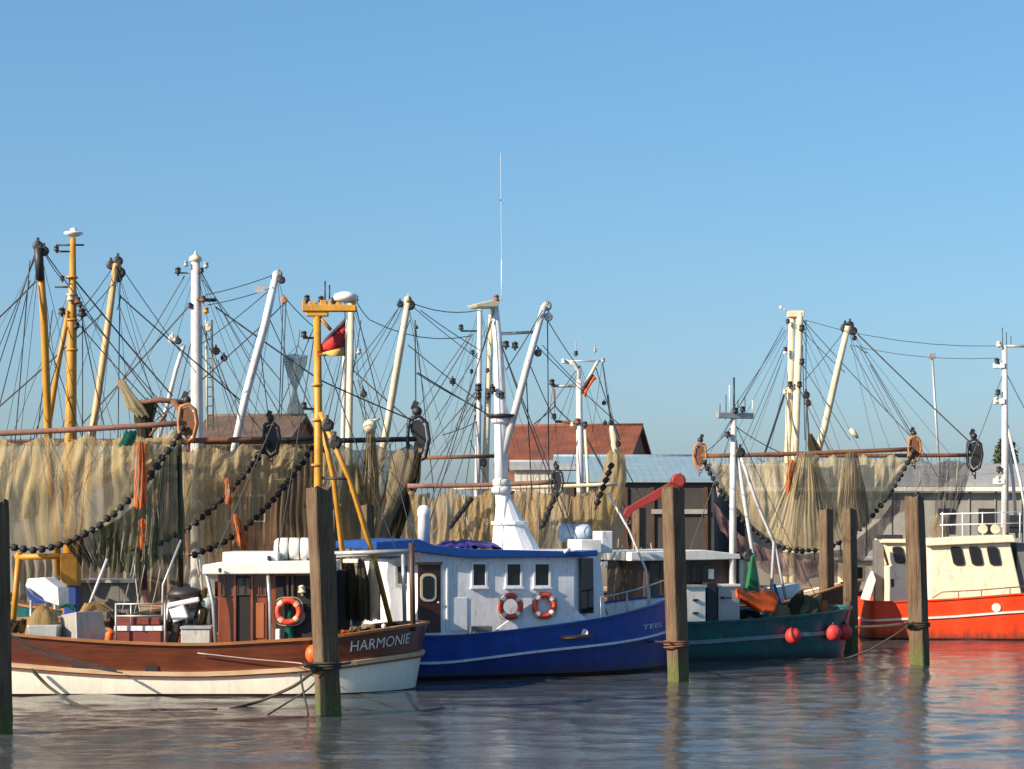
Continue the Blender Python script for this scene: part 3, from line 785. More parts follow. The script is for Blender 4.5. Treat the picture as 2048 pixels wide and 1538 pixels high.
    m = MB(); m.cbox(wc+Vector((.0,-.3,.38)), .75, .45, .12, .1, 0, -.2); m.cbox(wc+Vector((-.1,-.42,.12)), .38, .2, .34, 0, 0, -.35); m.build('winch_guard', M_COOLW, w_, .03)
    m = MB(); m.lathe(wc+Vector((0,-.05,.58)), [(.42,-.08),(.46,0),(.30,.12),(.05,.16)], 18); m.build('winch_cover', M_DARK, w_)
    dbox('deck_locker', 362, 420, 1298, 1257, -1.2, -.5, paint('scuffed_grey_locker', (.50,.49,.46), .6, .3, (.2,.15,.1), .6, rust=.5), .02)
    dbox('locker_lid', 360, 422, 1258, 1253, -1.24, -.46, M_GALV, .008)
    m = MB(); m.ball(fr.P(416,1206,-.4), .20, 14, 8, .8); m.tube([fr.P(416,1215,-.4), fr.P(416,1260,-.4)], .05, 8); m.build('ventilator', paint('pale_teal_vent', (.38,.5,.5), .4), root)
    # fish chute, tubs and heap
    ch = thing('fish_chute', fr.P(85,1215,-.2), 'white plastic fish chute with blue underside behind the brown bulwark', 'chute')
    q = [(50,1172),(55,1157),(88,1155),(116,1176),(118,1212),(92,1203),(66,1190)]
    v0 = [fr.P(a_, b_, .1-(a_-50)/68*.6) for a_, b_ in q]; nq = len(q)
    MB().add(v0+[v+Vector((.15,.5,0)) for v in v0], [tuple(range(nq)), tuple(range(2*nq-1,nq-1,-1))]+[(i,nq+i,nq+(i+1)%nq,(i+1)%nq) for i in range(nq)]).build('tray', M_RINGW, ch, .03)
    MB().plate(fr, [(50,1176),(66,1192),(96,1206),(68,1206),(54,1192)], -.46, .46).build('underside', M_TARP, ch, .02)
    m = MB()
    for px, y in ((62,-.4),(110,-.4),(62,.4),(110,.4)): m.tube([fr.P(px,1200,y), fr.P(px,1300,y)], .035, 6)
    m.build('stand', M_GALV, ch)
    bl = thing('net_heap', fr.P(88,1262,-1.0), 'heap of tan netting spilling over a grey tub by the chute', 'net')
    hp = MB(); vs = []; fs = []
    c = fr.P(88,1245,-1.0)
    for i in range(9):
        for k in range(20):
            a_ = 2*math.pi*k/20; t = i/8; r = (.48-.12*t)*math.sqrt(max(0.0,1-t*t*.98)); q = Vector((math.cos(a_)*2, math.sin(a_)*2, t*3))
            vs.append(c+Vector((math.cos(a_)*r*(1+.4*noise.noise(q)), math.sin(a_)*r, -.38+.75*t+.22*noise.noise(q*1.7))))
    for i in range(8):
        for k in range(20): fs.append((i*20+k, i*20+(k+1)%20, (i+1)*20+(k+1)%20, (i+1)*20+k))
    net_mesh(vs, fs, [(v.x*2, v.z*2) for v in vs], 'netting', N_OCHRE, bl)
    tb = MB(); tb.plate(fr, [(54,1250),(116,1250),(112,1300),(60,1300)], -1.5, -1.0); tb = tb.build('tub', M_GALV, None, .03); tag(tb, 'shallow grey tub standing below the heap of tan netting', 'tub')
    of = MB(); of.tube([fr.P(216,1295,-1.3), fr.P(219,1268,-1.3), fr.P(226,1262,-1.3)], .10, 8); tag(of.build('orange_glove_bundle', M_ORANGE), 'small orange bundle hanging beside the winch housing', 'bundle')
    pl = MB(); pl.tube([fr.P(214,1118,.2), fr.P(180,1206,-.2)], .035, 8); pl.build('boom', M_SILV, root)
    MB().tube([fr.P(362,1080,.3), fr.P(326,1170,.1), fr.P(323,1296,.1)], .03, 6).build('davit', M_GALV, root)
    for i, (pts_, rd_, mt_) in enumerate((([(18,1268),(36,1240),(56,1266)],[.14,.24,.14],N_DARKB), ([(168,1226),(188,1206),(214,1222)],[.10,.18,.12],N_OCHRE), ([(225,1262),(236,1226),(244,1258)],[.08,.15,.1],N_DARKB),
            ([(255,1236),(285,1224),(318,1234)],[.06,.12,.07],N_GREEN), ([(268,1242),(300,1230),(322,1240)],[.05,.09,.06],N_STRAW), ([(338,1262),(348,1222),(352,1190)],[.14,.12,.05],N_DARKB), ([(392,1262),(404,1228),(408,1180)],[.14,.14,.06],N_DARKB), ([(120,1216),(138,1208),(150,1220)],[.06,.10,.06],N_TEALR))):
        bundle('rope_heap', [fr.P(a_, b_, -.75+.05*i) for a_, b_ in pts_], rd_, mt_, root, i+40, .35, 14, 5)
    rn = random.Random(12)
    for k in range(9):
        px = rn.uniform(150, 400); MB().tube(rope_pts(fr.P(px, rn.uniform(1090,1150), .8), fr.P(px+rn.uniform(-40,40), rn.uniform(1230,1275), -.4), .12, 6), .012, 4).build('hanging_line', rn.choice((M_WIREL, M_ROPE)), root)
    for k, px in enumerate((246, 258, 270)):
        m = MB(); m.lathe(fr.P(px,1284,1.5), [(.16,0),(.18,.3),(.16,.5),(.06,.55)], 12); m.build('deck_drum', (M_GALV, M_TARP, M_RUST)[k], root)
    # lifebuoy and deck bits
    lifebuoy(fr.P(577,1223,yw-.18), (0.07,-1,0), 'orange-red lifebuoy hanging in the brown wheelhouse beside the tall pile', .255, plain('faded_pink_band', (.80,.40,.28), .6))
    MB().pbox(fr, 551, 560, 1290, 1258, yw-.3, yw-.1).build('bollard', M_COOLW, root, .02)
    bundle('green_rope_coil', [fr.P(578,1218,yw-.1), fr.P(577,1260,yw-.1), fr.P(579,1280,yw-.1)], [.05,.09,.12], N_TEALR, root, 2, .3, 12, 5)
    # orange fender between boat and pile
    fe = thing('fender', fr.P(628,1290,-2.6), 'orange ball fender squeezed beside the tall near pile', 'fender', 'fenders hung over the sides')
    MB().ball(fr.P(627,1308,-2.58), .19, 14, 10, 1.15).build('ball', M_ORANGE, fe); MB().tube([fr.P(627,1293,-2.55), fr.P(628,1276,-2.4)], .014, 4).build('lanyard', M_ROPE, fe)
    # coils and clutter on the stern rail
    rn = random.Random(3)
    for i, (px, py) in enumerate(((690,1262),(712,1256),(736,1250))):
        bundle('rope_coil', [fr.P(px-9,py+6,-1.0), fr.P(px,py-2,-1.0), fr.P(px+9,py+6,-1.0)], [.06,.13,.06], [N_ORANGE, N_GREY, N_STRAW][i], root, i+3, .3, 12, 4)
    # flag
    fl = thing('flag', fr.P(690,640,ym), 'black, red and gold flag flying from the yellow mast', 'flag')
    fl_pts = [(690,636,690,712),(676,650,678,712),(664,662,664,713),(650,676,652,712),(640,692,642,712),(634,706,636,712)]
    for k, (nm, mt) in enumerate((('gold_stripe', plain('flag_gold', (.70,.42,.10), .8)), ('red_stripe', plain('flag_red', (.62,.03,.03), .8)), ('black_stripe', plain('flag_black', (.10,.05,.08), .8)))):
        m = MB(); vs = []; fs = []
        for i, (xa, ya, xb, yb) in enumerate(fl_pts):
            for j in range(3):
                bd = (0, .25, .78, 1.0); t = 1-(bd[k]+(bd[k+1]-bd[k])*j/2)
                vs.append(fr.P(xa+(xb-xa)*t, ya+(yb-ya)*t, ym-.1+.14*math.sin(i*1.9+t*2.0)))
        for i in range(len(fl_pts)-1):
            for j in range(2): fs.append((i*3+j, (i+1)*3+j, (i+1)*3+j+1, i*3+j+1))
        o = m.add(vs, fs, True).build(nm, mt, fl); sd = o.modifiers.new('thick', 'SOLIDIFY'); sd.thickness = .008
    MB().tube([fr.P(690,604,ym), fr.P(690,715,ym)], .012, 4).build('halyard', M_WIRE, fl)
    return fr, H
frH, HH = boat_harmonie()

# ================================================================== the blue boat
def boat_blue():
    a = 22; L = 10.2; ca, sa = math.cos(R(a)), math.sin(R(a))
    tip = Vector(((1354-CX)*57.9/F, 57.9))
    fr = Frame(tip.x-L*ca, tip.y-L*sa, a)
    hb = 2.3
    root = thing('fishing_boat', fr.W(L/2,0,0), 'blue-hulled fishing boat with white wheelhouse and blue roof', 'boat', 'fishing boats moored in the harbour')
    X = lambda px, py, y=-2.25: fr.loc(px, py, y)
    sheer = [(0,1.25),X(865,1277),X(1000,1266),X(1130,1250),X(1220,1234,-1.9),(L-1.2,1.78),(L,1.98)]
    line = [(0,.62),X(865,1330),X(1100,1300),X(1250,1282,-1.6),(L-.6,1.02),(L,1.10)]
    H = Hull(fr, L, hb, sheer, (1.6,2.2,.5), (4.6,2.2,.8), (.1,.35), .90)
    H.band([(0,-.6),(L,-.6)], [(0,.10),(L,.10)], 'boot_topping', plain('boot_dark', (.035,.014,.016), .6), root, 2)
    H.band([(0,.10),(L,.10)], line, 'lower_hull', M_BLUE, root, 5)
    H.band(line, sheer, 'topside', paint('blue_topside_paint', (.011,.074,.38), .35, .35, (.03,.03,.08), .5, rust=.35, seams=.35), root, 4)
    H.strip(line, .06, .05, .02, 'white_rubbing_strake', M_COOLW, root)
    H.strip([(x, z+.02) for x, z in sheer], .06, .05, .10, 'cap_rail', M_BLUER, root)
    H.deck(.35, M_GREYC, root, M_COOLW)
    up = root
    name_on_hull(H, 'TEEL', 1282, 1322, 1.14, 1.20, .12, root, M_COOLW, 'bow_lettering')
    m = MB(); x, z = fr.loc(1165,1265,-2.1); m.lathe(H.pos(x, z, -1, .02), [(.10,-.01),(.10,.03),(.06,.05)], 12, 'Y'); m.build('hawse_plate', M_COOLW, root)
    m = MB(); m.tube([H.pos(fr.loc(1120,1276,-2.2)[0],1.02,-1,.07), H.pos(fr.loc(1178,1281,-2.0)[0],1.05,-1,.07)], .05, 6); m.build('rust_fender_bar', M_RUSTP, root)
    yw = -1.55
    w = MB().pbox(fr, 838, 1150, 1275, 1100, yw, 1.55).build('wheelhouse', M_COOLW, root, .03)
    # aft lit return and recess by the door
    MB().plate(fr, [(776,1270),(780,1200),(772,1150),(776,1118),(842,1108),(842,1270)], -.6, 1.5).build('aft_cabin', M_COOLW, w, .02)
    window(w, fr, 790, 820, 1172, 1128, -.62, M_GALV, M_GLASS, .06)
    # front: leaning face with a tall window
    x0, zb = fr.loc(1150,1262,yw); x1 = fr.loc(1150,1100,yw)[0]; zt = fr.loc(1150,1100,yw)[1]
    m = MB(); e = 1.25
    m.hexa([fr.W(x0-.02,yw,zb-.25),fr.W(x0+e,-.9,zb-.25),fr.W(x0+e,.9,zb-.25),fr.W(x0-.02,1.55,zb-.25),
            fr.W(x0-.02,yw,zt),fr.W(x0+e*.8,-.9,zt),fr.W(x0+e*.8,.9,zt),fr.W(x0-.02,1.55,zt)])
    m.build('wheelhouse_front', M_COOLW, w, .02)
    m = MB()                                              # tall dark window on the canted corner
    q = [fr.W(x0+.18,yw+.05,zb+.45),fr.W(x0+.62,yw+.24,zb+.45),fr.W(x0+.60,yw+.22,zt-.22),fr.W(x0+.16,yw+.02,zt-.22)]
    off = (fr.W(.4,-1,0)-fr.W(0,0,0)).normalized()*.03
    m.hexa([q[0]+off,q[1]+off,q[1]-off,q[0]-off,q[3]+off,q[2]+off,q[2]-off,q[3]-off]); m.build('corner_window', M_GLASS, w)
    for p0, p1 in ((942,974),(1010,1044),(1066,1101)):
        wd = window(w, fr, p0, p1, 1175, 1124, yw-.005, M_COOLW, M_GLASS, .055)
        x, z = fr.loc(p0, 1175, yw); xb, _ = fr.loc(p1, 1175, yw)
        MB().box(fr, x-.03, xb+.03, yw-.08, yw, z-.04, z).build('sill', M_COOLW, wd)
    d = MB().pbox(fr, 836, 882, 1266, 1128, yw-.03, yw+.02).build('door', plain('brown_door', (.055,.018,.012), .4), w, .015)
    m = MB(); m.pbox(fr, 833, 885, 1130, 1124, yw-.08, yw+.02); m.build('door_hood', M_DBROWN, d)
    def rr(px0, px1, py0, py1, rad, n=5):
        pts = []
        for cx, cy, a0 in ((px1-rad,py1+rad,-90),(px1-rad,py0-rad,0),(px0+rad,py0-rad,90),(px0+rad,py1+rad,180)):
            for i in range(n+1):
                t = R(a0+90*i/n); pts.append((cx+rad*math.cos(t), cy+rad*math.sin(t)))
        return pts
    pw = MB().plate(fr, rr(841,873,1203,1147,12), yw-.05, yw-.02).build('door_window_frame', M_CREAMP, d)
    MB().plate(fr, rr(845.5,868.5,1198,1152,9), yw-.056, yw-.04).build('pane', M_GLASS, pw)
    MB().ball(fr.P(877,1205,yw-.06), .035, 8, 6).build('door_knob', M_GALV, d)
    # panel seams, fuse box
    MB().pbox(fr, 900, 935, 1262, 1195, yw-.02, yw).build('side_hatch', M_COOLW, w, .01)
    MB().pbox(fr, 893, 897, 1262, 1130, yw-.05, yw).build('rail_post', M_COOLW, w, .01)
    # roof with upstand
    m = MB(); m.plate(fr, [(752,1099),(752,1084),(838,1078),(870,1091),(940,1098),(1165,1103),(1196,1100),(1196,1112),(1150,1114),(940,1116),(870,1108),(838,1104)], yw-.18, 1.7)
    m.build('roof', M_BLUER, w, .02)
    # sloping bulwark wing
    MB().plate(fr, [(985,1264),(1100,1180),(1112,1180),(1172,1238),(1172,1262)], yw-.62, yw-.56).build('bulwark_wing', M_COOLW, root, .015)
    nrm = fr.W(0,-1,0)-fr.W(0,0,0)
    lifebuoy(fr.P(1021,1213,yw-.72), nrm, 'red and white lifebuoy under the middle window of the blue boat', .27)
    lifebuoy(fr.P(1089,1211,yw-.72), nrm, 'red and white lifebuoy on the sloping white wing nearest the blue bow', .27)
    # funnel
    m = MB(); c = fr.P(848,1086,-.6); h = (1086-1010)*c.y/F
    m.lathe(c, [(.16,0),(.16,h*.72),(.175,h*.74),(.175,h*.86),(.12,h*.97),(.02,h)], 18); m.build('exhaust_funnel', M_COOLW, root)
    # mast with flared base
    ym = 0.1
    c = fr.P(1012,1102,ym); 
    def lev(py): return fr.P(1003,py,ym).z
    m = MB(); n = 20
    def ring(pc, py, hw, sq): 
        p = fr.P(pc, py, ym); return p, hw*p.y/F
    vs, fs = [], []
    n = 12; prof_ = ((1034,1106,52),(1020,1050,34),(1020,1049,39),(1020,1043,39),(1018,1042,30),(1012,1012,21),(1005,990,15),(1003,965,14))
    for pc, py, hw in prof_:
        p, r = ring(pc, py, hw, 0)
        for k in range(n):
            t = 2*math.pi*(k+.5)/n; vs.append(p+Vector((r*math.cos(t), r*.8*math.sin(t), 0)))
    for i in range(len(prof_)-1):
        for k in range(n): fs.append((i*n+k, i*n+(k+1)%n, (i+1)*n+(k+1)%n, (i+1)*n+k))
    m.add(vs, fs, False); m.build('mast_trunk', M_COOLW, root)
    mast = MB().tube([fr.P(1003,980,ym), fr.P(1002,840,ym), fr.P(996,690,ym), fr.P(988,604,ym)], [.19,.18,.13,.11], 14).build('mast', M_COOLW, root)
    for py, r in ((980,.27),(965,.24),(840,.28)): MB().lathe(fr.P(1003,py,ym), [(r*.8,-.1),(r,-.06),(r,.06),(r*.8,.1)], 16).build('mast_collar', M_SILV, mast)
    MB().lathe(fr.P(1003,832,ym), [(.20,-.1),(.40,-.02),(.40,.04),(.2,.06)], 18).build('crows_ring', M_DARK, mast)
    dk = MB().tube([fr.P(1008,905,ym-.1), fr.P(1055,730,ym-.4), fr.P(1088,612,ym-.6)], [.10,.10,.085], 10).build('derrick', M_SILV, root)
    pulley(dk, fr.P(1094,612,ym-.6), .17, M_GALV); pulley(dk, fr.P(1097,634,ym-.6), .15, M_GALV); pulley(dk, fr.P(1076,706,ym-.5), .13)
    MB().tube([fr.P(990,668,ym), fr.P(1075,664,ym)], .045, 6).build('crosstree', M_GALV, mast)
    m = MB(); m.plate(fr, [(950,608),(985,600),(1000,604),(995,614),(955,614)], ym-.3, ym+.3); m.build('masthead_platform', M_CREAMP, mast, .02)
    for px, py in ((992,596),(1003,790),(985,778),(1030,690),(1012,688)): lamp(mast, fr.P(px,py,ym-.15), .12, M_DARK if py > 650 else M_RUSTP)
    MB().tube([fr.P(1003,604,ym), fr.P(1003,520,ym)], .013, 5).build('antenna', M_WHITE, mast)
    MB().tube([fr.P(1003,522,ym), fr.P(1001,305,ym)], .0045, 4).build('whip_antenna', M_WHITE, mast)
    MB().ball(fr.P(1001,400,ym), .022, 8, 6).build('antenna_bead', M_DARK, mast)
    stays(root, fr, [(1072,690,1240,850,-.5,3), (1095,640,1098,985,-.5,1), (1095,640,1158,735,-.5,4), (1085,620,1012,740,-.6,0), (1056,720,1112,845,-.4,4),
                     (985,640,840,1065,0,.5), (1003,690,1150,1095,0,0), (1003,690,1215,1230,0,-.8), (988,620,850,1075,0,-.6), (1052,740,1064,1000,-.3,1)], .015)
    # roof clutter
    for px, y in ((1128,.6),):
        c = fr.P(px-12,1066,y); m = MB(); m.lathe(c, [(.05,0),(.2,.03),(.24,.1),(.24,.42),(.22,.44),(.24,.46),(.24,.8),(.2,.88),(.05,.92)], 16, 'X'); m.build('tank', paint('pale_blue_tank', (.42,.52,.62), .4), root)
    MB().pbox(fr, 1162, 1203, 1106, 1079, yw+.5, yw+1.4).build('roof_box', M_WHITE, root, .02)
    MB().pbox(fr, 1203, 1226, 1106, 1062, yw+.9, yw+1.5).build('roof_vent', M_COOLW, root, .03)
    cl = MB(); vs = []; fs = []
    for i in range(25):
        for j in range(7):
            px = 868+i*5.6; y = -.9+j*.22
            p = fr.P(px, 1096-14*math.sin(math.pi*i/24)**.5*math.sin(math.pi*(j+.5)/7) + 9*noise.noise(Vector((i*.45,j*.8,1))), y); vs.append(p)
    for i in range(24):
        for j in range(6): fs.append((i*7+j, (i+1)*7+j, (i+1)*7+j+1, i*7+j+1))
    cl = cl.add(vs, fs, True).build('tarpaulin', paint('violet_blue_tarp', (.045,.03,.22), .6, .4, (.02,.02,.05), .3, streak=False))
    cl.modifiers.new('thick', 'SOLIDIFY').thickness = .02
    tag(cl, 'crumpled violet-blue tarpaulin on the blue wheelhouse roof', 'tarpaulin')
    # foredeck rail, cleats, small gear
    m = MB(); pts = [H.pos(x, H.z(sheer, x)+.55, -1, -.15) for x in [L-3.2+.3*i for i in range(10)]]
    m.tube(pts, .022, 6)
    for p, x in list(zip(pts, [L-3.2+.3*i for i in range(10)]))[::3]: m.tube([p, H.pos(x, H.z(sheer, x), -1, -.12)], .02, 5)
    m.build('bow_railing', M_GALV, root)
    m = MB(); m.tube([fr.P(1282,935,.4), fr.P(1252,1040,.2), fr.P(1290,1110,.0), fr.P(1297,1215,-.2)], .03, 6)
    MB().tube([fr.P(1215,985,.6), fr.P(1258,1060,.3), fr.P(1292,1140,.0), fr.P(1298,1222,-.2)], .035, 6).build('anchor_davit', M_SILV, root)
    cr = MB(); cr.pbox(fr, 947, 985, 1272, 1252, yw-.5, yw-.2); tag(cr.build('crate', M_GREYC, None, .015), 'small grey crate on the side deck of the blue boat', 'crate')
    bundle('mooring_coil', [fr.P(1085,1243,-1.9), fr.P(1105,1238,-1.9), fr.P(1118,1246,-1.9)], [.05,.10,.05], N_BROWN, root, 4, .3, 12, 4)
    MB().tube([fr.P(1140,1098,yw-.25), fr.P(1128,1104,yw-.25)], .05, 6).build('floodlight', M_WHITE, root)
    return fr, H
frB, HB = boat_blue()

# ================================================================== the teal boat
def boat_teal():
    a = 22; L = 11.0; ca, sa = math.cos(R(a)), math.sin(R(a))
    tip = Vector(((1694-CX)*64.3/F, 64.3)); fr = Frame(tip.x-L*ca, tip.y-L*sa, a); hb = 2.2
    root = thing('fishing_boat', fr.W(L/2,0,0), 'dark teal fishing boat with red ball fenders and dark wooden wheelhouse', 'boat', 'fishing boats moored in the harbour')
    X = lambda px, py, y=-2.1: fr.loc(px, py, y)
    sheer = [(0,1.2),X(1380,1248),X(1500,1243),X(1600,1233),(L-.5,1.36),(L,1.42)]
    line = [(0,.55),X(1380,1286),X(1560,1272),X(1660,1262,-1.4),(L,.78)]
    H = Hull(fr, L, hb, sheer, (1.8,2.2,.5), (3.0,2.2,.7), (.1,.25), .92)
    H.band([(0,-.6),(L,-.6)], line, 'lower_hull', M_TEAL, root, 6)
    H.band(line, sheer, 'topside', M_TEAL, root, 4)
    H.strip(line, .11, .05, .02, 'grey_rubbing_strake', plain('grey_green_strake', (.22,.30,.33), .5), root)
    H.strip([(x, z+.03) for x, z in sheer], .07, .05, .10, 'cap_rail', M_TEAL, root)
    H.deck(.35, M_GREYC, root, M_TEAL)
    yw = -1.3
    w = MB().pbox(fr, 1290, 1478, 1250, 1116, yw, 1.3).build('wheelhouse', wood('dark_house_wood', (.035,.022,.018), (.075,.045,.035), .5, 'Z'), root, .02)
    MB().plate(fr, [(1262,1122),(1262,1104),(1410,1100),(1480,1108),(1482,1118),(1410,1120)], yw-.3, 1.5).build('roof', M_WHITE, w, .02)
    for p0, p1, q0, q1 in ((1296,1322,1195,1124),(1382,1396,1195,1130),(1404,1424,1195,1130)):
        window(w, fr, p0, p1, q0, q1, yw-.005, M_DBROWN, M_GLASS, .04)
    MB().pbox(fr, 1418, 1428, 1158, 1138, yw-.08, yw).build('wall_lamp', M_RINGW, w, .01)
    MB().pbox(fr, 1372, 1412, 1246, 1172, yw-.7, yw-.1).build('white_locker', M_WHITE, root, .03)
    MB().pbox(fr, 1414, 1434, 1246, 1165, yw-.5, yw-.05).build('dark_locker', M_DARK, root, .02)
    MB().pbox(fr, 1437, 1480, 1246, 1170, yw-.4, yw+.2).build('grey_locker', M_GALV, root, .02)
    MB().pbox(fr, 1481, 1487, 1210, 1120, yw-.1, yw+.05).build('corner_post', M_WHITE, root, .01)
    MB().pbox(fr, 1487, 1496, 1210, 1120, yw-.1, yw+.05).build('corner_post', M_CREAMP, root, .01)
    MB().pbox(fr, 1370, 1414, 1176, 1170, yw-.74, yw-.06).build('locker_lid', M_GALV, root, .01)
    MB().pbox(fr, 1435, 1482, 1174, 1168, yw-.44, yw+.24).build('locker_lid', M_WHITE, root, .01)
    for px, py in ((1392,1200),(1458,1196),(1392,1226)): MB().pbox(fr, px-5, px+5, py+2, py-2, yw-.75, yw-.35).build('latch', M_DARK, root)
    ym = -1.5
    mast = MB().tube([fr.P(1465,1246,ym), fr.P(1466,1000,ym), fr.P(1467,835,ym)], [.10,.10,.085], 12).build('mast', M_SILV, root)
    MB().tube([fr.P(1470,880,ym), fr.P(1495,1040,ym-.1), fr.P(1525,1228,ym-.1)], .06, 8).build('mast_leg', M_SILV, root)
    MB().tube([fr.P(1474,890,ym+.2), fr.P(1512,1000,ym+.4), fr.P(1548,1085,ym+.6), fr.P(1540,1235,ym+.6)], .05, 8).build('mast_leg', M_SILV, root)
    MB().tube([fr.P(1548,1085,ym+.6), fr.P(1572,1200,ym+.6)], .045, 8).build('mast_leg', M_SILV, root)
    m = MB(); m.pbox(fr, 1437, 1508, 836, 826, ym-.1, ym+.1); m.build('crosstree', M_GALV, mast, .015)
    for px, t in ((1440,808),(1452,790),(1459,770),(1468,755),(1476,800),(1490,795),(1505,800)):
        MB().tube([fr.P(px,828,ym), fr.P(px,t,ym)], .014 if px != 1468 else .03, 5).build('antenna', M_WHITE if px % 2 else M_DARK, mast)
    for px, py in ((1455,868),(1470,820),(1485,818)): lamp(mast, fr.P(px,py,ym-.1), .11)
    for px, py in ((1496,1112),(1480,905)): pulley(root, fr.P(px,py,ym-.1), .2)
    stays(root, fr, [(1467,850,1410,905,ym,ym), (1467,850,1380,1100,ym,ym), (1467,850,1560,905,ym,ym), (1467,840,1650,1230,ym,-.5)], .013)
    # ---- gear on the fore deck
    ob = thing('dinghy', fr.P(1520,1215,-.6), 'bright orange dinghy lying across the teal boat\'s deck', 'dinghy')
    m = MB(); m.plate(fr, [(1476,1176),(1500,1186),(1548,1180),(1560,1196),(1550,1226),(1528,1224),(1500,1206),(1478,1196)], -1.85, -1.25); m.build('hull', M_ORANGE, ob, .06)
    MB().plate(fr, [(1495,1182),(1501,1140),(1504,1114),(1509,1108),(1513,1140),(1519,1182)], -1.75, -1.55).build('sail_cover', M_GREENP, ob, .03)
    for i, (px, py, r, mt, lb) in enumerate(((1558,1228,.34,N_OCHRE,'ochre net heap nearest the orange dinghy on the teal deck'),(1606,1214,.46,N_GREEN,'olive-green net heap towards the teal boat\'s bow'),(1640,1216,.24,N_ORANGE,'small orange net bundle at the teal boat\'s bow rail'))):
        c = fr.P(px, py, -.7)
        o = bundle('net_heap', [c+Vector((0,0,-.5)), c+Vector((0,0,-.1)), c+Vector((.03,0,.2)), c+Vector((.05,0,r*.8))], [r*1.2, r*1.1, r*.8, r*.15], mt, None, i+11, .25, 20, 6)
        tag(o, lb, 'net', 'net heaps on the teal boat')
    c = fr.P(1580,1190,.3); m = MB(); m.plate(fr, [(1548,1176),(1600,1166),(1606,1182),(1560,1206)], .1, .8); tag(m.build('sorting_tray', M_COOLW, None, .02), 'pale fish sorting tray tilted behind the net heaps', 'tray')
    lw = MB(); lw.tube([fr.P(1548,1168,-.4), fr.P(1560,1206,-.6), fr.P(1580,1240,-.7)], .05, 6); lw.build('chute_rail', M_BLUER, root)
    for i, (pts_, rd_, mt_) in enumerate((([(1480,1240),(1500,1222),(1520,1238)],[.1,.2,.1],N_DARKB), ([(1580,1236),(1596,1196),(1604,1180)],[.16,.16,.05],N_DARKB), ([(1620,1230),(1634,1196),(1640,1188)],[.12,.14,.05],N_GREY), ([(1396,1240),(1404,1212),(1416,1238)],[.08,.14,.08],N_ORANGE), ([(1650,1226),(1664,1212),(1676,1222)],[.08,.16,.1],N_GREY))):
        bundle('rope_heap', [fr.P(a_, b_, -1.0+.1*i) for a_, b_ in pts_], rd_, mt_, root, i+60, .35, 14, 5)
    rn = random.Random(5)
    for k in range(14):
        px = rn.uniform(1230, 1340); MB().tube(rope_pts(fr.P(px, rn.uniform(1060,1110), .8), fr.P(px+rn.uniform(-30,30), rn.uniform(1190,1240), -.6), .1, 6), .014, 4).build('hanging_line', rn.choice((M_WIREL, M_ROPE, M_GALV)), root)
    for i, (px, py, y) in enumerate(((1571,1270,-1.9),(1645,1264,-1.55),(1690,1263,-.95))):
        x, z = fr.loc(px, py, y); p = H.pos(min(L-.05, x), z, -1, .22) if i < 2 else fr.P(1689, 1264, -1.5)
        f = thing('fender', p+Vector((0,0,.25)), ('lone red ball fender hanging amidships on the teal hull','middle of the three red ball fenders on the teal hull','red ball fender at the teal boat\'s bow beside the pile')[i], 'fender', 'fenders hung over the sides')
        MB().ball(p, .235, 16, 10, 1.05).build('ball', M_BUOYR, f); MB().lathe(p+Vector((0,0,.22)), [(.07,0),(.06,.07),(.03,.10)], 10).build('neck', M_DARK, f)
        MB().tube([p+Vector((0,0,.3)), H.pos(min(L-.05, x), H.z(sheer, x)+.06, -1, 0)], .014, 4).build('lanyard', M_ROPE, f)
    stays(root, fr, [(1530,1256,1600,1242,-2.15,-2.05,.05,.02)], .02, M_WIREL)
    return fr, H
frC, HC = boat_teal()

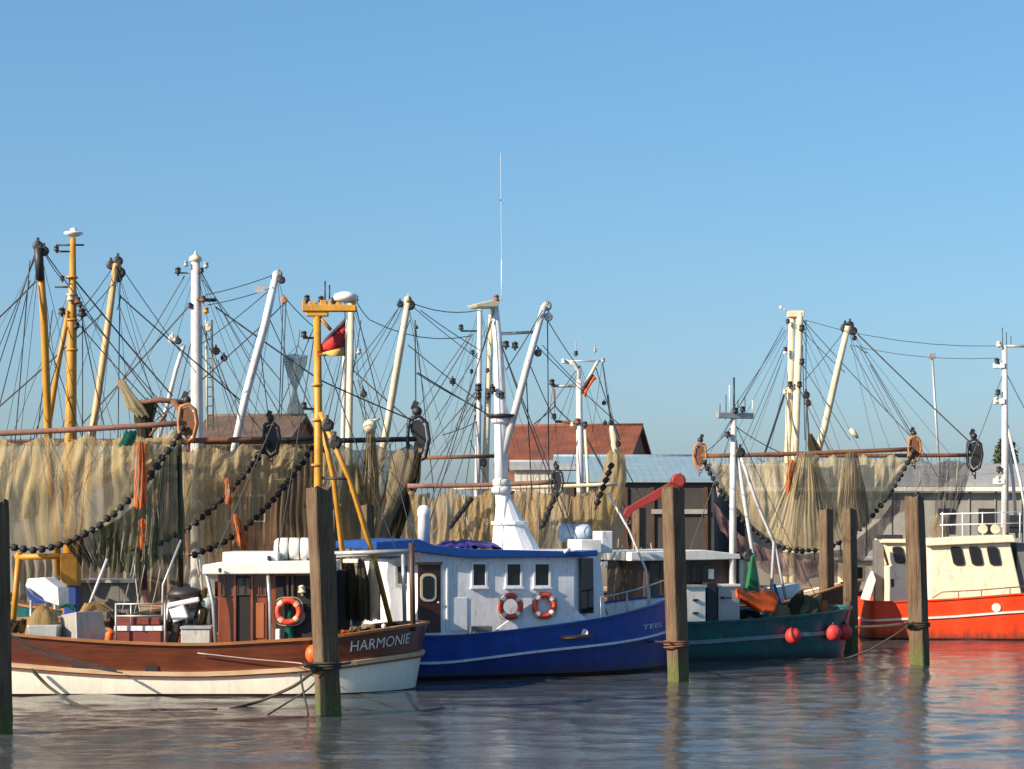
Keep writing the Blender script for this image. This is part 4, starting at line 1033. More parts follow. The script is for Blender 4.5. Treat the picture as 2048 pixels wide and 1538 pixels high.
# ================================================================== the red boat
def boat_red():
    a = -5; L = 14; fr = Frame((1716-CX)*73.6/F, 73.6, a); hb = 2.4
    root = thing('fishing_boat', fr.W(L/2,0,0), 'orange-red hulled fishing boat with cream wheelhouse at the frame edge', 'boat', 'fishing boats moored in the harbour')
    X = lambda px, py, y=-2.35: fr.loc(px, py, y)
    sheer = [(0,1.30),X(1760,1206),X(1900,1200),X(2048,1188),(9,1.75),(L,2.5)]
    line = [(0,.62),X(1760,1240),X(1900,1234),X(2048,1222),(9,1.05),(L,1.7)]
    H = Hull(fr, L, hb, sheer, (.5,2.5,.35), (6,2.0,.9), (.05,.6), .93)
    H.band([(0,-.6),(L,-.6)], [(0,.06),(L,.06)], 'boot_topping', plain('boot_red_dark', (.12,.01,.01), .5), root, 2)
    H.band([(0,.06),(L,.06)], line, 'lower_hull', M_RED, root, 5); H.band(line, sheer, 'topside', M_RED, root, 4)
    H.strip(line, .07, .05, .02, 'white_rubbing_strake', M_WHITE, root)
    H.strip([(x, z+.02) for x, z in sheer], .05, .04, .10, 'cap_rail', M_RED, root)
    H.deck(.35, M_GREYC, root, M_RED)
    m = MB(); x, z = fr.loc(1992,1215,-2.3); m.lathe(H.pos(x, z, -1, .02), [(.15,-.02),(.15,.03),(.08,.05)], 14, 'Y'); m.build('hawse_plate', M_WHITE, root)
    yw = -1.6
    w = MB().plate(fr, [(1860,1225),(1860,1090),(2020,1084),(2052,1225)], yw, 1.5).build('wheelhouse', M_CREAM, root, .04)
    MB().plate(fr, [(1772,1225),(1772,1132),(1784,1132),(1768,1082),(1862,1082),(1862,1225)], yw+.25, 1.4).build('aft_house', M_CREAM, w, .03)
    MB().plate(fr, [(1852,1092),(1856,1078),(1905,1074),(2026,1070),(2032,1084)], yw-.2, 1.6).build('roof', M_CREAM, w, .03)
    MB().pbox(fr, 1764, 1860, 1086, 1078, yw+.1, 1.5).build('aft_roof', M_CREAM, w, .02)
    MB().pbox(fr, 1762, 1806, 1079, 1070, yw+.3, .6).build('roof_rack', M_DARK, w)
    def porthole(px, py, hw, hh, y):
        def rr(a, b, r_):
            pts = []
            for sx_, sy_, a0 in ((1,-1,-90),(1,1,0),(-1,1,90),(-1,-1,180)):
                for i in range(5):
                    t = R(a0+90*i/4); X_ = sx_*(a-r_)+r_*math.cos(t); Y_ = sy_*(b-r_)+r_*math.sin(t); pts.append((px+X_+Y_*.22, py+Y_))
            return pts
        f_ = MB().plate(fr, rr(hw, hh, hw*.55), y-.035, y+.02).build('window', M_DARK, w)
        MB().plate(fr, rr(hw-2.5, hh-2.5, hw*.45), y-.045, y-.02).build('pane', M_GLASS, f_)
    for px in (1915, 1952, 1988): porthole(px, 1112, 11.5, 19, yw-.005)
    porthole(1798, 1110, 11, 17, yw+.245)
    MB().pbox(fr, 1782, 1788, 1174, 1158, yw+.21, yw+.25).build('number_plate', M_DARK, w)
    MB().pbox(fr, 2034, 2052, 1200, 1086, yw+.2, 1.0).build('front_screen', M_GREYC, w)
    MB().plate(fr, [(1700+22,1206),(1738,1160),(1746,1142),(1752,1160),(1738,1206)], -1.0, -.2).build('stern_chute', M_WHITE, root, .02)
    MB().pbox(fr, 1750, 1768, 1206, 1080, -.6, .4).build('net_post', M_GREYC, root, .02)
    m = MB(); pts = [fr.P(1865,1196,-2.2), fr.P(1885,1184,-2.2), fr.P(1960,1180,-2.2), fr.P(2060,1172,-2.2)]; m.tube(pts, .022, 6)
    for px, py in ((1917,1183),(1963,1180),(2020,1176)): m.tube([fr.P(px,py,-2.2), fr.P(px,1204,-2.2)], .02, 5)
    m.build('side_rail', M_RUSTP, root)
    # upper rail and lamps
    m = MB()
    for py in (1028, 1050): m.tube([fr.P(1880,py,-1.2), fr.P(2050,py-4,-1.2)], .022, 6)
    for px in (1885,1925,1965,2004,2040): m.tube([fr.P(px,1080,-1.2), fr.P(px,1024,-1.2)], .02, 5)
    m.build('roof_rail', M_COOLW, root)
    for px in (1966, 1991): 
        m = MB(); m.lathe(fr.P(px,1058,-1.3), [(.05,.16),(.15,.05),(.17,0),(.15,-.04)], 14, 'Y'); m.tube([fr.P(px,1062,-1.2), fr.P(px,1082,-1.2)], .03, 6); m.build('searchlight', M_CREAMP, root)
    MB().pbox(fr, 2018, 2046, 1066, 1030, -.6, .2).build('dark_locker', M_DARK, root, .02)
    mast = MB().tube([fr.P(2010,1078,0), fr.P(2010,900,0), fr.P(2009,690,0)], [.13,.12,.09], 12).build('mast', M_SILV, root)
    MB().tube([fr.P(2012,860,0), fr.P(2026,960,.3), fr.P(2034,1076,.4)], .06, 8).build('mast_leg', M_SILV, root)
    MB().tube([fr.P(2014,850,0), fr.P(2040,960,-.2), fr.P(2060,1070,-.3)], .05, 8).build('mast_leg', M_SILV, root)
    MB().tube([fr.P(2009,692,0), fr.P(2065,692,0)], .05, 8).build('crosstree', M_GALV, mast)
    for py in (730, 802, 962): MB().pbox(fr, 1988, 2010, py+6, py-5, -.15, .15).build('lamp_bracket', M_COOLW, mast, .02)
    for px, py in ((1998,688),(1994,722),(1996,784),(1992,800),(1998,938),(1996,958)): lamp(mast, fr.P(px,py,-.1), .13, M_DARK if py in (722,784,938) else M_CREAMP)
    for px, t in ((2005,655),(2013,665),(2022,672)): MB().tube([fr.P(px,694,0), fr.P(px,t,0)], .015, 5).build('antenna', M_DARK, mast)
    stays(root, fr, [(2009,740,1880,1078,0,-.6), (2009,740,2200,1100,0,0)], .014)
    m = MB()
    bl = bundle('grey_net_bunch', [fr.P(1885,1030,-.2), fr.P(1878,1056,-.2), fr.P(1880,1080,-.2)], [.2,.3,.25], N_GREY, root, 9, .3, 16, 5)
    return fr
frD = boat_red()

# ================================================================== boats lying behind
def back_boat(cx, d, L, hb, zs, mat, label, house=None, house_mat=M_GREYC, bow='left'):
    fr = Frame(cx-L/2, d, 0)
    root = thing('fishing_boat', (cx, d, 0), label, 'boat', 'fishing boats moored in the harbour')
    sheer = [(0,zs+.9),(L*.25,zs+.15),(L*.6,zs),(L,zs+.25)] if bow == 'left' else [(0,zs+.25),(L*.4,zs),(L*.75,zs+.15),(L,zs+.9)]
    e = ((5,2,.9),(2.2,2.2,.5)) if bow == 'left' else ((2.2,2.2,.5),(5,2,.9))
    H = Hull(fr, L, hb, sheer, e[0], e[1], (.6,.2) if bow == 'left' else (.2,.6), .9)
    H.band([(0,-.6),(L,-.6)], [(x, z*.5) for x, z in sheer], 'lower_hull', mat, root, 4)
    H.band([(x, z*.5) for x, z in sheer], sheer, 'topside', mat, root, 3)
    H.strip([(x, z*.5) for x, z in sheer], .08, .05, .02, 'rubbing_strake', M_CREAMP, root)
    H.strip([(x, z+.02) for x, z in sheer], .06, .05, .10, 'cap_rail', M_CAPRAIL, root)
    H.deck(.4, M_DECK, root)
    if house:
        x0, x1, h = house
        w = MB().box(fr, x0, x1, -hb*.6, hb*.6, zs-.4, zs+h).build('wheelhouse', house_mat, root, .03)
        MB().box(fr, x0-.2, x1+.2, -hb*.7, hb*.7, zs+h, zs+h+.1).build('roof', M_WHITE, w, .02)
        n = max(2, int((x1-x0)/.8)); st = (x1-x0)/n
        for i in range(n):
            wx = x0+st*(i+.2); m = MB(); m.box(fr, wx, wx+st*.6, -hb*.6-.03, -hb*.6+.02, zs+h-.75, zs+h-.2); wd = m.build('window', M_CREAMP, w)
            MB().box(fr, wx+.05, wx+st*.6-.05, -hb*.6-.04, -hb*.6-.02, zs+h-.70, zs+h-.25).build('pane', M_GLASS, wd)
    return fr, root, H

def Fr0(d): return Frame(0, d, 0)

# ---- yellow-masted boat
frE, rE, _ = back_boat(-14.5, 57, 15, 2.4, 1.2, M_GREYC, 'dark boat behind the varnished one with yellow main mast and yellow derricks', None, bow='right')
f0 = Fr0(57)
mst = MB().tube([f0.P(137,1290,0), f0.P(141,880,0), f0.P(144,640,0), f0.P(146,476,0)], [.17,.16,.13,.07], 14).build('mast', M_YELL, rE)
MB().tube([f0.P(118,1150,-.4), f0.P(97,880,-1.2), f0.P(88,640,-1.8), f0.P(78,495,-2.2)], [.10,.105,.10,.09], 10).build('derrick', M_YELL, rE)
MB().tube([f0.P(80.5,560,-2.05), f0.P(77,495,-2.25)], .115, 10).build('derrick_head', M_DARK, rE)
MB().tube([f0.P(152,1150,.4), f0.P(183,880,1.2), f0.P(212,680,1.8), f0.P(232,528,2.2)], [.10,.105,.10,.085], 10).build('derrick', paint('pale_ochre_derrick', (.60,.38,.17), .5, .3, (.2,.1,.05), .5, rust=.4), rE)
MB().tube([f0.P(96,860,.5), f0.P(118,720,.5), f0.P(140,610,.3)], .075, 8).build('mast_leg', M_YELL, rE)
for px, py, y, s in ((76,492,-2.2,.18),(88,502,-2.2,.17),(222,530,2.2,.17),(236,522,2.2,.18),(240,545,2.2,.20),(236,556,2.2,.16)): pulley(rE, f0.P(px,py,y), s)
m = MB(); m.lathe(f0.P(147,474,0), [(.05,0),(.16,.03),(.27,.09),(.24,.13),(.10,.15),(.09,.22),(.02,.25)], 16); m.build('masthead_dome', M_RINGW, mst)
for py0, px0, px1 in ((490,112,168),(503,112,146),(574,110,146)): MB().tube([f0.P(px0,py0,0), f0.P(px1,py0,0)], .028, 6).build('yard', M_DARK, mst)
for px, py, s, mt in ((125,556,.09,M_DARK),(113,497,.10,M_DARK),(124,622,.13,M_DARK),(164,625,.15,M_DARK),(160,608,.1,M_DARK),(141,594,.13,M_CREAMP),(155,600,.12,M_RUST),(153,650,.11,M_DARK)): lamp(mst, f0.P(px,py,-.15), s, mt)
for py in (555, 590, 640, 700, 880): MB().torus(f0.P(143.5,py,0), .14, .035, (0,0,1), 14, 6).build('mast_band', M_YELL, mst)
stays(rE, f0, [(72,562,-40,670,-2,-2,.03,.022), (76,500,-30,760,-2.2,-1), (72,500,-60,900,-2.2,-1), (151,562,345,792,0,1,.03,.022), (206,626,-30,838,1.9,.5,.03,.022), (222,540,146,640,2.2,.1),
   (242,594,480,800,2.2,4,.03,.02), (238,528,392,745,2.2,5), (88,505,125,560,-2.2,0), (90,505,330,830,-2.1,-1.5), (150,640,350,860,0,1), (150,600,352,838,0,-1),
   (88,660,170,890,-1.6,0), (60,520,20,1000,-2.2,-2), (105,620,70,900,0,-1), (140,640,60,900,0,-2), (165,640,165,870,0,0), (160,620,210,860,0,1), (240,560,236,880,2.2,1.5),
   (238,610,330,850,2,1), (60,560,-20,880,-2.2,-2.2,.1), (232,560,150,650,2.2,0), (242,590,234,620,2.2,2.0)], .015)
# gallows
m = MB(); m.tube([f0.P(38,1105,-1.2), f0.P(26,1250,-1.2)], .08, 8); m.build('gallows_post', M_YELL, rE)
m = MB(); m.tube([f0.P(30,1114,-1.2), f0.P(152,1112,-1.2)], .08, 8); m.build('gallows_beam', M_YELL, rE)
MB().pbox(f0, 120, 155, 1172, 1108, -1.4, -.9).build('gallows_head', M_YELL, rE, .03)
MB().pbox(f0, 127, 153, 1290, 1172, -1.35, -.95).build('gallows_column', M_TARP, rE, .03)
MB().pbox(f0, 158, 262, 1290, 1166, .2, 1.6).build('deck_house', M_GREYC, rE, .03)
MB().pbox(f0, 152, 270, 1166, 1160, .1, 1.7).build('deck_house_rim', M_GALV, rE, .01)

trawl(54.3, -225, 372, 876, 846, 1094, N_TAN, 'large near trawl with tan net, bottom edge strung with black bobbins, left side', M_RUSTP, M_RUSTO, (0,1), .075, seed=1, shoe_h=.42)
trawl(59.4, -250, 300, 884, 886, 1040, N_STRAW, 'pale far-side trawl net behind the large tan one', M_DARK, M_DARK, (0,0), .08, seed=2, bobs=False)

def loose(name, pts, radii, d, mat, label, cat='net', seed=0, rough=.28, folds=7, group=None):
    o = bundle(name, [P(a, b, d) for a, b in pts], [r*d/F for r in radii], mat, None, seed, rough, 24, folds)
    return tag(o, label, cat, group)
G = 'bunched nets hanging in the rigging'
def hang(name, d, top, bot, mat, label, seed=0, cat='net', **kw):
    return tag(drape(name, d, top, bot, mat, None, seed, **kw), label, cat, G)
hang('net_bunch', 54.6, [(185,1066),(240,1036),(290,990),(318,940)], [(190,1108),(225,1142),(270,1148),(318,1120)], N_GREEN, 'olive-green net curtain hanging under the bobbins of the big tan trawl', 1, ragged=16, pleats=9)
hang('net_bunch', 55.0, [(322,930),(340,900),(362,880)], [(300,1108),(335,1138),(372,1100)], N_GREEN, 'dark green net curtain beside the slim timber pole', 2, ragged=16, pleats=6)
hang('net_bunch', 54.9, [(120,1075),(180,1066),(235,1040)], [(160,1122),(200,1140),(250,1130)], N_DARKB, 'dark ragged net fringe behind the olive-green curtain', 24, ragged=18, pleats=6)
hang('chafing_net', 53.9, [(271,884),(281,882),(292,886)], [(266,1012),(280,1018),(294,1004)], N_ORANGE, 'long orange chafing strip hanging down the big tan net', 3, pleats=3, amp=.05, ragged=8)
hang('chafing_net', 54.2, [(279,1040),(285,1036),(291,1040)], [(277,1092),(285,1098),(290,1086)], N_ORANGE, 'short orange chafing strip below the bobbins', 25, pleats=2, amp=.04, ragged=8)
hang('net_bunch', 59.3, [(24,1112),(120,1108),(240,1104),(380,1110)], [(26,1205),(120,1212),(240,1200),(380,1208)], N_GREY, 'grey-brown net heaped low behind the yellow gallows', 28, pleats=20, amp=.14, ragged=14)
loose('rope_knot', [(262,862),(258,876),(250,890)], [12,14,14], 53.9, N_TEALR, 'teal rope tangle tied on the rusty pink beam', 'rope', seed=4)
loose('net_bunch', [(292,800),(288,840),(292,900),(296,960)], [20,17,14,12], 55.2, N_DARKB, 'dark bunched net hanging from the short rusty spar', seed=5, group=G)
loose('net_bunch', [(240,760),(258,790),(272,815),(286,832)], [8,10,15,10], 55.0, N_STRAW, 'pale rope-bound net end jutting up beside the dark bunch', seed=6, group=G)
hang('chafing_net', 59.0, [(448,958),(457,955),(465,962)], [(450,1006),(458,1012),(466,1004)], N_ORANGE, 'short orange rag tied to the second roller chain', 7, pleats=2, amp=.04)
hang('chafing_net', 59.0, [(462,1030),(472,1026),(480,1036)], [(474,1090),(490,1104),(500,1092)], N_ORANGE, 'orange net end hanging above the white wheelhouse roof', 8, pleats=2, amp=.05)
sp = MB(); sp.tube([P(272,806,55.0), P(320,800,55.0), P(380,806,55.0)], [.05,.07,.06], 8); sp.tube([P(300,872,55.0), P(332,828,55.0)], .04, 6)
sp.tube([P(345,800,54.8), P(362,822,54.8), P(368,870,54.8)], .08, 8)
tag(sp.build('spar', M_RUST), 'short rusty spar with bent end above the tan net', 'spar')
hp_ = MB(); hp_.tube([P(362,1180,55.2), P(360,960,55.2), P(358,880,55.2)], .07, 8); tag(hp_.build('timber_pole', M_DBROWN), 'slim dark timber pole standing behind the green net', 'pole')
hp_ = MB(); hp_.tube([P(286,1180,55.2), P(286,1100,55.2)], .11, 8); tag(hp_.build('timber_pole', M_DBROWN), 'short dark timber post under the orange strip', 'pole')

# ---- white-masted boat
frE2, rE2, _ = back_boat(-10.5, 63.5, 14, 2.3, 1.3, M_TEAL, 'boat with tall white mast second row behind the varnished boat', (8.5,11.0,1.2), M_WHITE)
f0 = Fr0(63.5)
mst = MB().tube([f0.P(394,1280,0), f0.P(394,860,0), f0.P(393,640,0), f0.P(391,520,0)], [.20,.19,.17,.13], 14).build('mast', M_SILV, rE2)
m = MB(); m.lathe(f0.P(391,524,0), [(.13,0),(.20,.04),(.18,.14),(.05,.24),(.02,.34)], 14); m.build('masthead_cap', M_CREAMP, mst)
dk = MB().tube([f0.P(462,930,-.4), f0.P(492,790,-.8), f0.P(530,650,-1.4), f0.P(553,545,-1.8)], [.11,.12,.12,.10], 12).build('derrick', M_COOLW, rE2)
MB().tube([f0.P(312,900,.7), f0.P(352,740,.9), f0.P(368,690,1.0)], .07, 8).build('derrick', M_SILV, rE2)
for px, py, y, s, mt in ((556,548,-1.8,.17,M_GALV),(563,560,-1.8,.15,M_DARK),(549,556,-1.8,.12,M_DARK),(568,600,-1.8,.13,M_RUSTO),(416,655,0,.16,M_CREAMP),(432,702,.3,.16,M_RUSTP),(448,716,.3,.14,M_DARK),(345,678,.9,.18,M_SILV),(356,682,.9,.14,M_DARK)): pulley(rE2, f0.P(px,py,y), s, mt)
for px, py, s, mt in ((356,541,.13,M_DARK),(380,610,.10,M_DARK),(406,597,.12,M_RUST),(412,530,.11,M_GALV),(372,527,.1,M_GALV),(403,540,.1,M_DARK),(412,620,.12,M_YELL)): lamp(mst, f0.P(px,py,-.15), s, mt)
MB().tube([f0.P(358,546,0), f0.P(394,546,0)], .03, 6).build('yard', M_GALV, mst)
MB().tube([f0.P(394,600,-.1), f0.P(432,600,-.1)], .06, 6).build('yard', M_DARK, mst)
MB().pbox(f0, 510, 530, 585, 572, -1.6, -1.55).build('radar_reflector', M_GALV, rE2)
m = MB()
for px in (412, 424): m.tube([f0.P(px,640,.4), f0.P(px+3,860,.4)], .03, 6)
for k in range(11): m.tube([f0.P(412+k*.3,660+k*19,.4), f0.P(424+k*.3,660+k*19,.4)], .018, 4)
m.build('mast_ladder', M_CREAMP, rE2)
stays(rE2, f0, [(378,612,163,849,0,-1,.03,.024), (369,552,183,860,0,-1.2,.03,.018), (431,614,640,760,0,0,.02,.024), (640,760,829,842,0,2,.02,.022), (573,599,640,664,-1.8,-1), (569,606,463,706,-1.8,0,.03,.02), (463,706,300,850,0,0,.03,.018),
   (566,600,558,838,-1.8,-1.5), (572,600,562,838,-1.8,-1.5), (398,535,560,830,0,-1), (405,560,560,760,0,-1), (545,575,415,610,-1.8,0), (552,548,410,590,-1.8,0), (545,575,400,690,-1.7,0),
   (400,640,480,860,0,-.6), (440,700,520,830,0,-1), (470,800,490,870,-.7,-1), (436,720,470,810,.3,-.6), (392,640,340,860,0,.8), (540,640,640,850,-1.4,-1), (395,700,640,1000,0,-1), (520,690,540,860,-1.2,-1)], .015)
c = f0.P(590,770,-.5); vs, fs, uvs = [], [], []; nn = 20
for i, (r_, py) in enumerate(((30,712),(27,730),(18,752),(6,775),(5,782),(10,800),(20,822),(22,830))):
    for k in range(nn+1):
        a_ = 2*math.pi*k/nn; rr_ = r_*c.y/F*.8*(1+.12*math.sin(a_*5+i)); vs.append(Vector((c.x+rr_*math.cos(a_), c.y+rr_*math.sin(a_), CZ-(py-HY)*c.y/F+.05*math.sin(a_*3+i)))); uvs.append((a_*.3, i*.25))
for i in range(7):
    for k in range(nn): fs.append((i*(nn+1)+k, i*(nn+1)+k+1, (i+1)*(nn+1)+k+1, (i+1)*(nn+1)+k))
tag(net_mesh(vs, fs, uvs, 'drying_net', net_mat('grey_gauze_net', [(.10,.11,.12), (.18,.19,.20), (.13,.14,.15), (.16,.17,.19)], .5)), 'grey hourglass-shaped net pinched at its waist against the sky', 'net')
hn = MB(); hn.tube([P(590,712,63), P(596,690,63), P(600,660,63)], .012, 4); hn.tube([P(574,712,63), P(596,690,63), P(612,716,63)], .01, 4); tag(hn.build('net_line', M_WIRE), 'thin line holding up the hourglass-shaped net', 'line')

trawl(60.2, -60, 540, 884, 878, 1098, N_BROWN, 'brown trawl net whose dark roller chain climbs behind the orange rag', M_RUST, M_DARK, (0,1), .08, seed=3, shoe_h=.42, trim=(.45,1))
trawl(61.2, 60, 634, 882, 878, 1110, N_BROWN, 'brown trawl net ending beside the yellow mast', M_DARK, M_RUSTO, (0,0), .075, seed=4, trim=(.55,1))

hang('net_bunch', 64.6, [(372,888),(450,892),(540,890),(640,888)], [(378,1120),(450,1138),(540,1126),(640,1104)], net_mat('dim_brown_net', [(.13,.09,.045), (.24,.17,.09), (.17,.13,.065), (.20,.16,.11)], .93), 'wide brown net curtain behind the two roller chains', 26, pleats=22, amp=.06)
# ---- cream-masted boat
frE3, rE3, _ = back_boat(-6.0, 70, 13, 2.3, 1.3, M_DBROWN, 'boat with cream twin-pole mast third row behind the yellow crosstree', (7.5,10,1.2), M_CREAM)
f0 = Fr0(70)
mst = MB().tube([f0.P(698,1260,0), f0.P(698,860,0), f0.P(703,600,0)], [.13,.12,.10], 12).build('mast', M_CREAMP, rE3)
MB().tube([f0.P(684,1250,.3), f0.P(686,860,.3), f0.P(690,680,.2), f0.P(698,640,.1)], .08, 10).build('mast_leg', M_SILV, rE3)
dk = MB().tube([f0.P(756,950,-.5), f0.P(775,850,-.8), f0.P(800,700,-1.4), f0.P(816,605,-1.8)], [.12,.12,.12,.10], 12).build('derrick', M_CREAMP, rE3)
for px, py, y, s, mt in ((800,608,-1.8,.15,M_DARK),(820,610,-1.8,.22,M_DARK),(816,600,-1.8,.17,M_CREAMP),(727,788,0,.16,M_DARK),(833,655,-1.7,.08,M_DARK),(905,762,.5,.14,M_DARK)): pulley(rE3, f0.P(px,py,y), s, mt)
m = MB(); m.lathe(f0.P(703,606,0), [(.10,0),(.2,.03),(.24,.10),(.15,.2),(.02,.24)], 14); m.build('masthead_cap', M_SILV, mst)
for px, py in ((718,702),(712,596)): lamp(mst, f0.P(px,py,-.15), .12, M_GALV)
stays(rE3, f0, [(706,740,832,850,0,-1.5,.03,.026), (800,612,712,752,-1.8,0), (806,612,720,770,-1.8,0), (796,618,700,740,-1.8,.2), (830,640,832,860,-1.7,-1.5,.02,.022), (835,745,1000,842,-1.5,0,.03,.022),
   (714,605,740,640,0,0), (740,640,940,672,0,1,.3), (824,612,960,720,-1.8,6), (706,760,780,1000,0,-.8), (716,790,800,960,0,-1), (722,640,690,850,0,0), (690,680,650,860,0,.4), (725,770,735,860,0,0), (690,720,640,1000,0,.5), (715,760,770,870,0,-.7), (820,640,700,960,-1.6,0)], .016)
trawl(66.5, 300, 832, 884, 878, 1115, N_GREY, 'dark trawl beam with big black shoe and grey-brown net', M_DARK, M_DARK, (0,1), .085, seed=5, shoe_h=.62, trim=(.66,.985), bobs=False, power=3.0)
loose('net_bunch', [(818,900),(806,960),(785,1030),(765,1085)], [26,30,30,20], 66.0, N_GREY, 'thick grey-brown net bunch slanting down from the big black shoe', seed=12, rough=.22, folds=9, group=G)
loose('net_bunch', [(838,905),(822,960),(800,1030),(786,1090)], [6,12,14,8], 65.8, N_DARKB, 'dark edge roll hanging along the slanting grey-brown bunch', seed=13, group=G)
loose('net_bunch', [(706,930),(702,980),(700,1040),(706,1090)], [10,20,26,22], 66.3, N_BROWN, 'brown net bunch behind the leg of the yellow mast', seed=15, group=G)
hang('net_bunch', 66.0, [(732,860),(741,856),(750,860)], [(720,1000),(742,1012),(762,1004)], N_OCHRE, 'tan net hanging straight down between pile and slanting bunch', 14, pleats=4, amp=.08)
hang('net_bunch', 68.0, [(640,900),(680,930),(720,985),(790,1000),(860,985)], [(640,1110),(700,1130),(770,1120),(860,1108)], N_OCHRE, 'low tan net curtain behind the yellow mast leg and the dark piles', 27, pleats=14, amp=.06)
bu = MB(); bu.ball(P(740,852,65.8), .22, 14, 10); bu.tube([P(740,842,65.8), P(760,838,65.8)], .04, 6); tag(bu.build('float_buoy', M_CREAMP), 'pale round float on the dark beam beside the derrick foot', 'buoy')

# ---- boat behind the blue one
frE4, rE4, _ = back_boat(-1.5, 78, 13, 2.3, 1.3, M_GREYC, 'boat with slim cream masts directly behind the blue boat\'s white mast', (3,5.5,1.2), M_WHITE)
f0 = Fr0(78)
mst = MB().tube([f0.P(950,1200,0), f0.P(956,900,0), f0.P(960,612,0)], [.12,.11,.09], 12).build('mast', M_SILV, rE4)
MB().tube([f0.P(966,1200,.2), f0.P(972,900,.2), f0.P(982,630,.1)], [.14,.13,.10], 12).build('mast', M_CREAMP, rE4)
MB().tube([f0.P(922,662,0), f0.P(960,662,0)], .035, 6).build('yard', M_DARK, mst)
for px, py, s in ((922,654,.13),(945,704,.11),(943,742,.1),(957,774,.18),(957,790,.15),(906,762,.15),(985,774,.15),(976,790,.14),(975,740,.1)): lamp(mst, f0.P(px,py,-.1), s)
pulley(rE4, f0.P(955,815,0), .25, M_CREAMP); pulley(rE4, f0.P(965,925,0), .2, M_DARK)
stays(rE4, f0, [(945,668,840,840,0,-1,.03,.022), (940,668,700,1000,0,-1), (958,700,870,840,0,-1), (955,780,830,920,0,-1), (955,790,850,960,0,-1,.03,.02), (955,800,880,970,0,-1), (958,810,905,980,0,-.5), (950,830,930,980,0,0), (816,690,955,800,-8,0,.03,.02), (830,745,955,815,-8,0),
   (960,620,818,604,0,-8,.2), (960,700,840,620,0,-2), (832,660,868,985,-3,1), (940,880,990,1000,0,0), (960,840,885,870,0,-1)], .017)
bl = MB(); bl.tube([P(838,916,76), P(992,912,76)], .07, 8); tag(bl.build('spar', M_RUST), 'thin horizontal spar crossing behind the blue boat\'s mast', 'spar')

trawl(58.8, 815, 1112, 972, 964, 1150, N_OCHRE, 'ochre trawl net hanging behind the blue boat\'s roof', M_RUSTP, M_DARK, (0,1), .07, seed=6, shoe_h=.30, bobs=False, power=6.0)
trawl(60.2, 905, 1235, 976, 968, 1160, N_OCHRE, 'second ochre net between the white mast and the grey twin mast', M_CREAMP, M_DARK, (0,0), .06, seed=7, bobs=False, power=7.0)
for k, (pts, lb) in enumerate((([(940,1000),(925,1020),(910,1040),(896,1060)], 'roller chain left of the white mast trunk'), ([(1222,932),(1212,960),(1200,990),(1190,1020)], 'roller chain right of the grey twin mast'), ([(1112,990),(1100,1015),(1090,1040),(1080,1060)], 'roller chain between the white mast trunk and grey mast'))):
    q = [P(a, b, 58.2) for a, b in pts]; rc = thing('roller_chain', q[0], lb+', black rollers on rope', 'rollers', 'loose roller chains')
    MB().tube(q, .03, 5).build('rope', M_ROPE, rc)
    for i in range(3):
        for t in (0, .5): inst(bob_mesh, 'bobbin', q[i].lerp(q[i+1], t), rc, (.9,1,1), (0,.7,0))

# ---- grey lattice-masted boat
frE5, rE5, _ = back_boat(6.5, 70.5, 10.5, 2.2, 1.2, M_DBROWN, 'boat with forked grey mast behind the teal boat', (2,4.5,1.3), M_GREYC, 'right')
f0 = Fr0(70.5)
mst = MB().tube([f0.P(1162,1230,0), f0.P(1160,940,0), f0.P(1158,760,0)], [.13,.12,.10], 12).build('mast', M_SILV, rE5)
MB().tube([f0.P(1158,770,0), f0.P(1157,742,0), f0.P(1148,728,0), f0.P(1130,722,0)], .07, 8).build('mast_fork', M_SILV, mst)
MB().tube([f0.P(1160,790,0), f0.P(1180,752,0), f0.P(1196,722,0)], .055, 8).build('mast_fork', M_CREAMP, mst)
MB().tube([f0.P(1140,722,0), f0.P(1208,722,0)], .03, 6).build('yard', M_GALV, mst)
MB().tube([f0.P(1106,772,0), f0.P(1160,772,0)], .05, 8).build('yard', M_GALV, mst)
MB().tube([f0.P(1110,843,0), f0.P(1160,846,0)], .05, 8).build('yard', M_RUST, mst)
for px, py, s, mt in ((1127,722,.1,M_RINGW),(1152,706,.1,M_DARK),(1190,700,.08,M_GALV),(1206,720,.1,M_GALV),(1104,764,.13,M_DARK),(1108,832,.12,M_DARK),(1145,848,.1,M_CREAMP),(1155,842,.13,M_RUST),(1170,848,.12,M_DARK)): lamp(mst, f0.P(px,py,-.1), s, mt)
MB().tube([f0.P(1152,704,0), f0.P(1152,684,0)], .015, 4).build('antenna', M_GALV, mst)
MB().tube([f0.P(1190,704,0), f0.P(1190,684,0)], .015, 4).build('antenna', M_GALV, mst)
MB().tube([f0.P(1109,778,0), f0.P(1110,812,0)], .03, 6).build('yard_strut', M_RUST, mst)
MB().tube([f0.P(1178,1120,-.8), f0.P(1176,960,-.8), f0.P(1170,860,-.4)], .05, 8).build('mast_leg', M_CREAMP, rE5)
MB().tube([f0.P(1238,960,.4), f0.P(1226,860,.4), f0.P(1222,846,.4)], [.15,.13,.08], 8).build('derrick', M_CREAMP, rE5)
for px, py, s in ((1222,845,.12),(1208,806,.1),(1235,888,.15),(1210,846,.1)): pulley(rE5, f0.P(px,py,.3), s)
fl5 = thing('flag', f0.P(1170,775,-.1), 'small orange and black flag on the forked grey mast', 'flag')
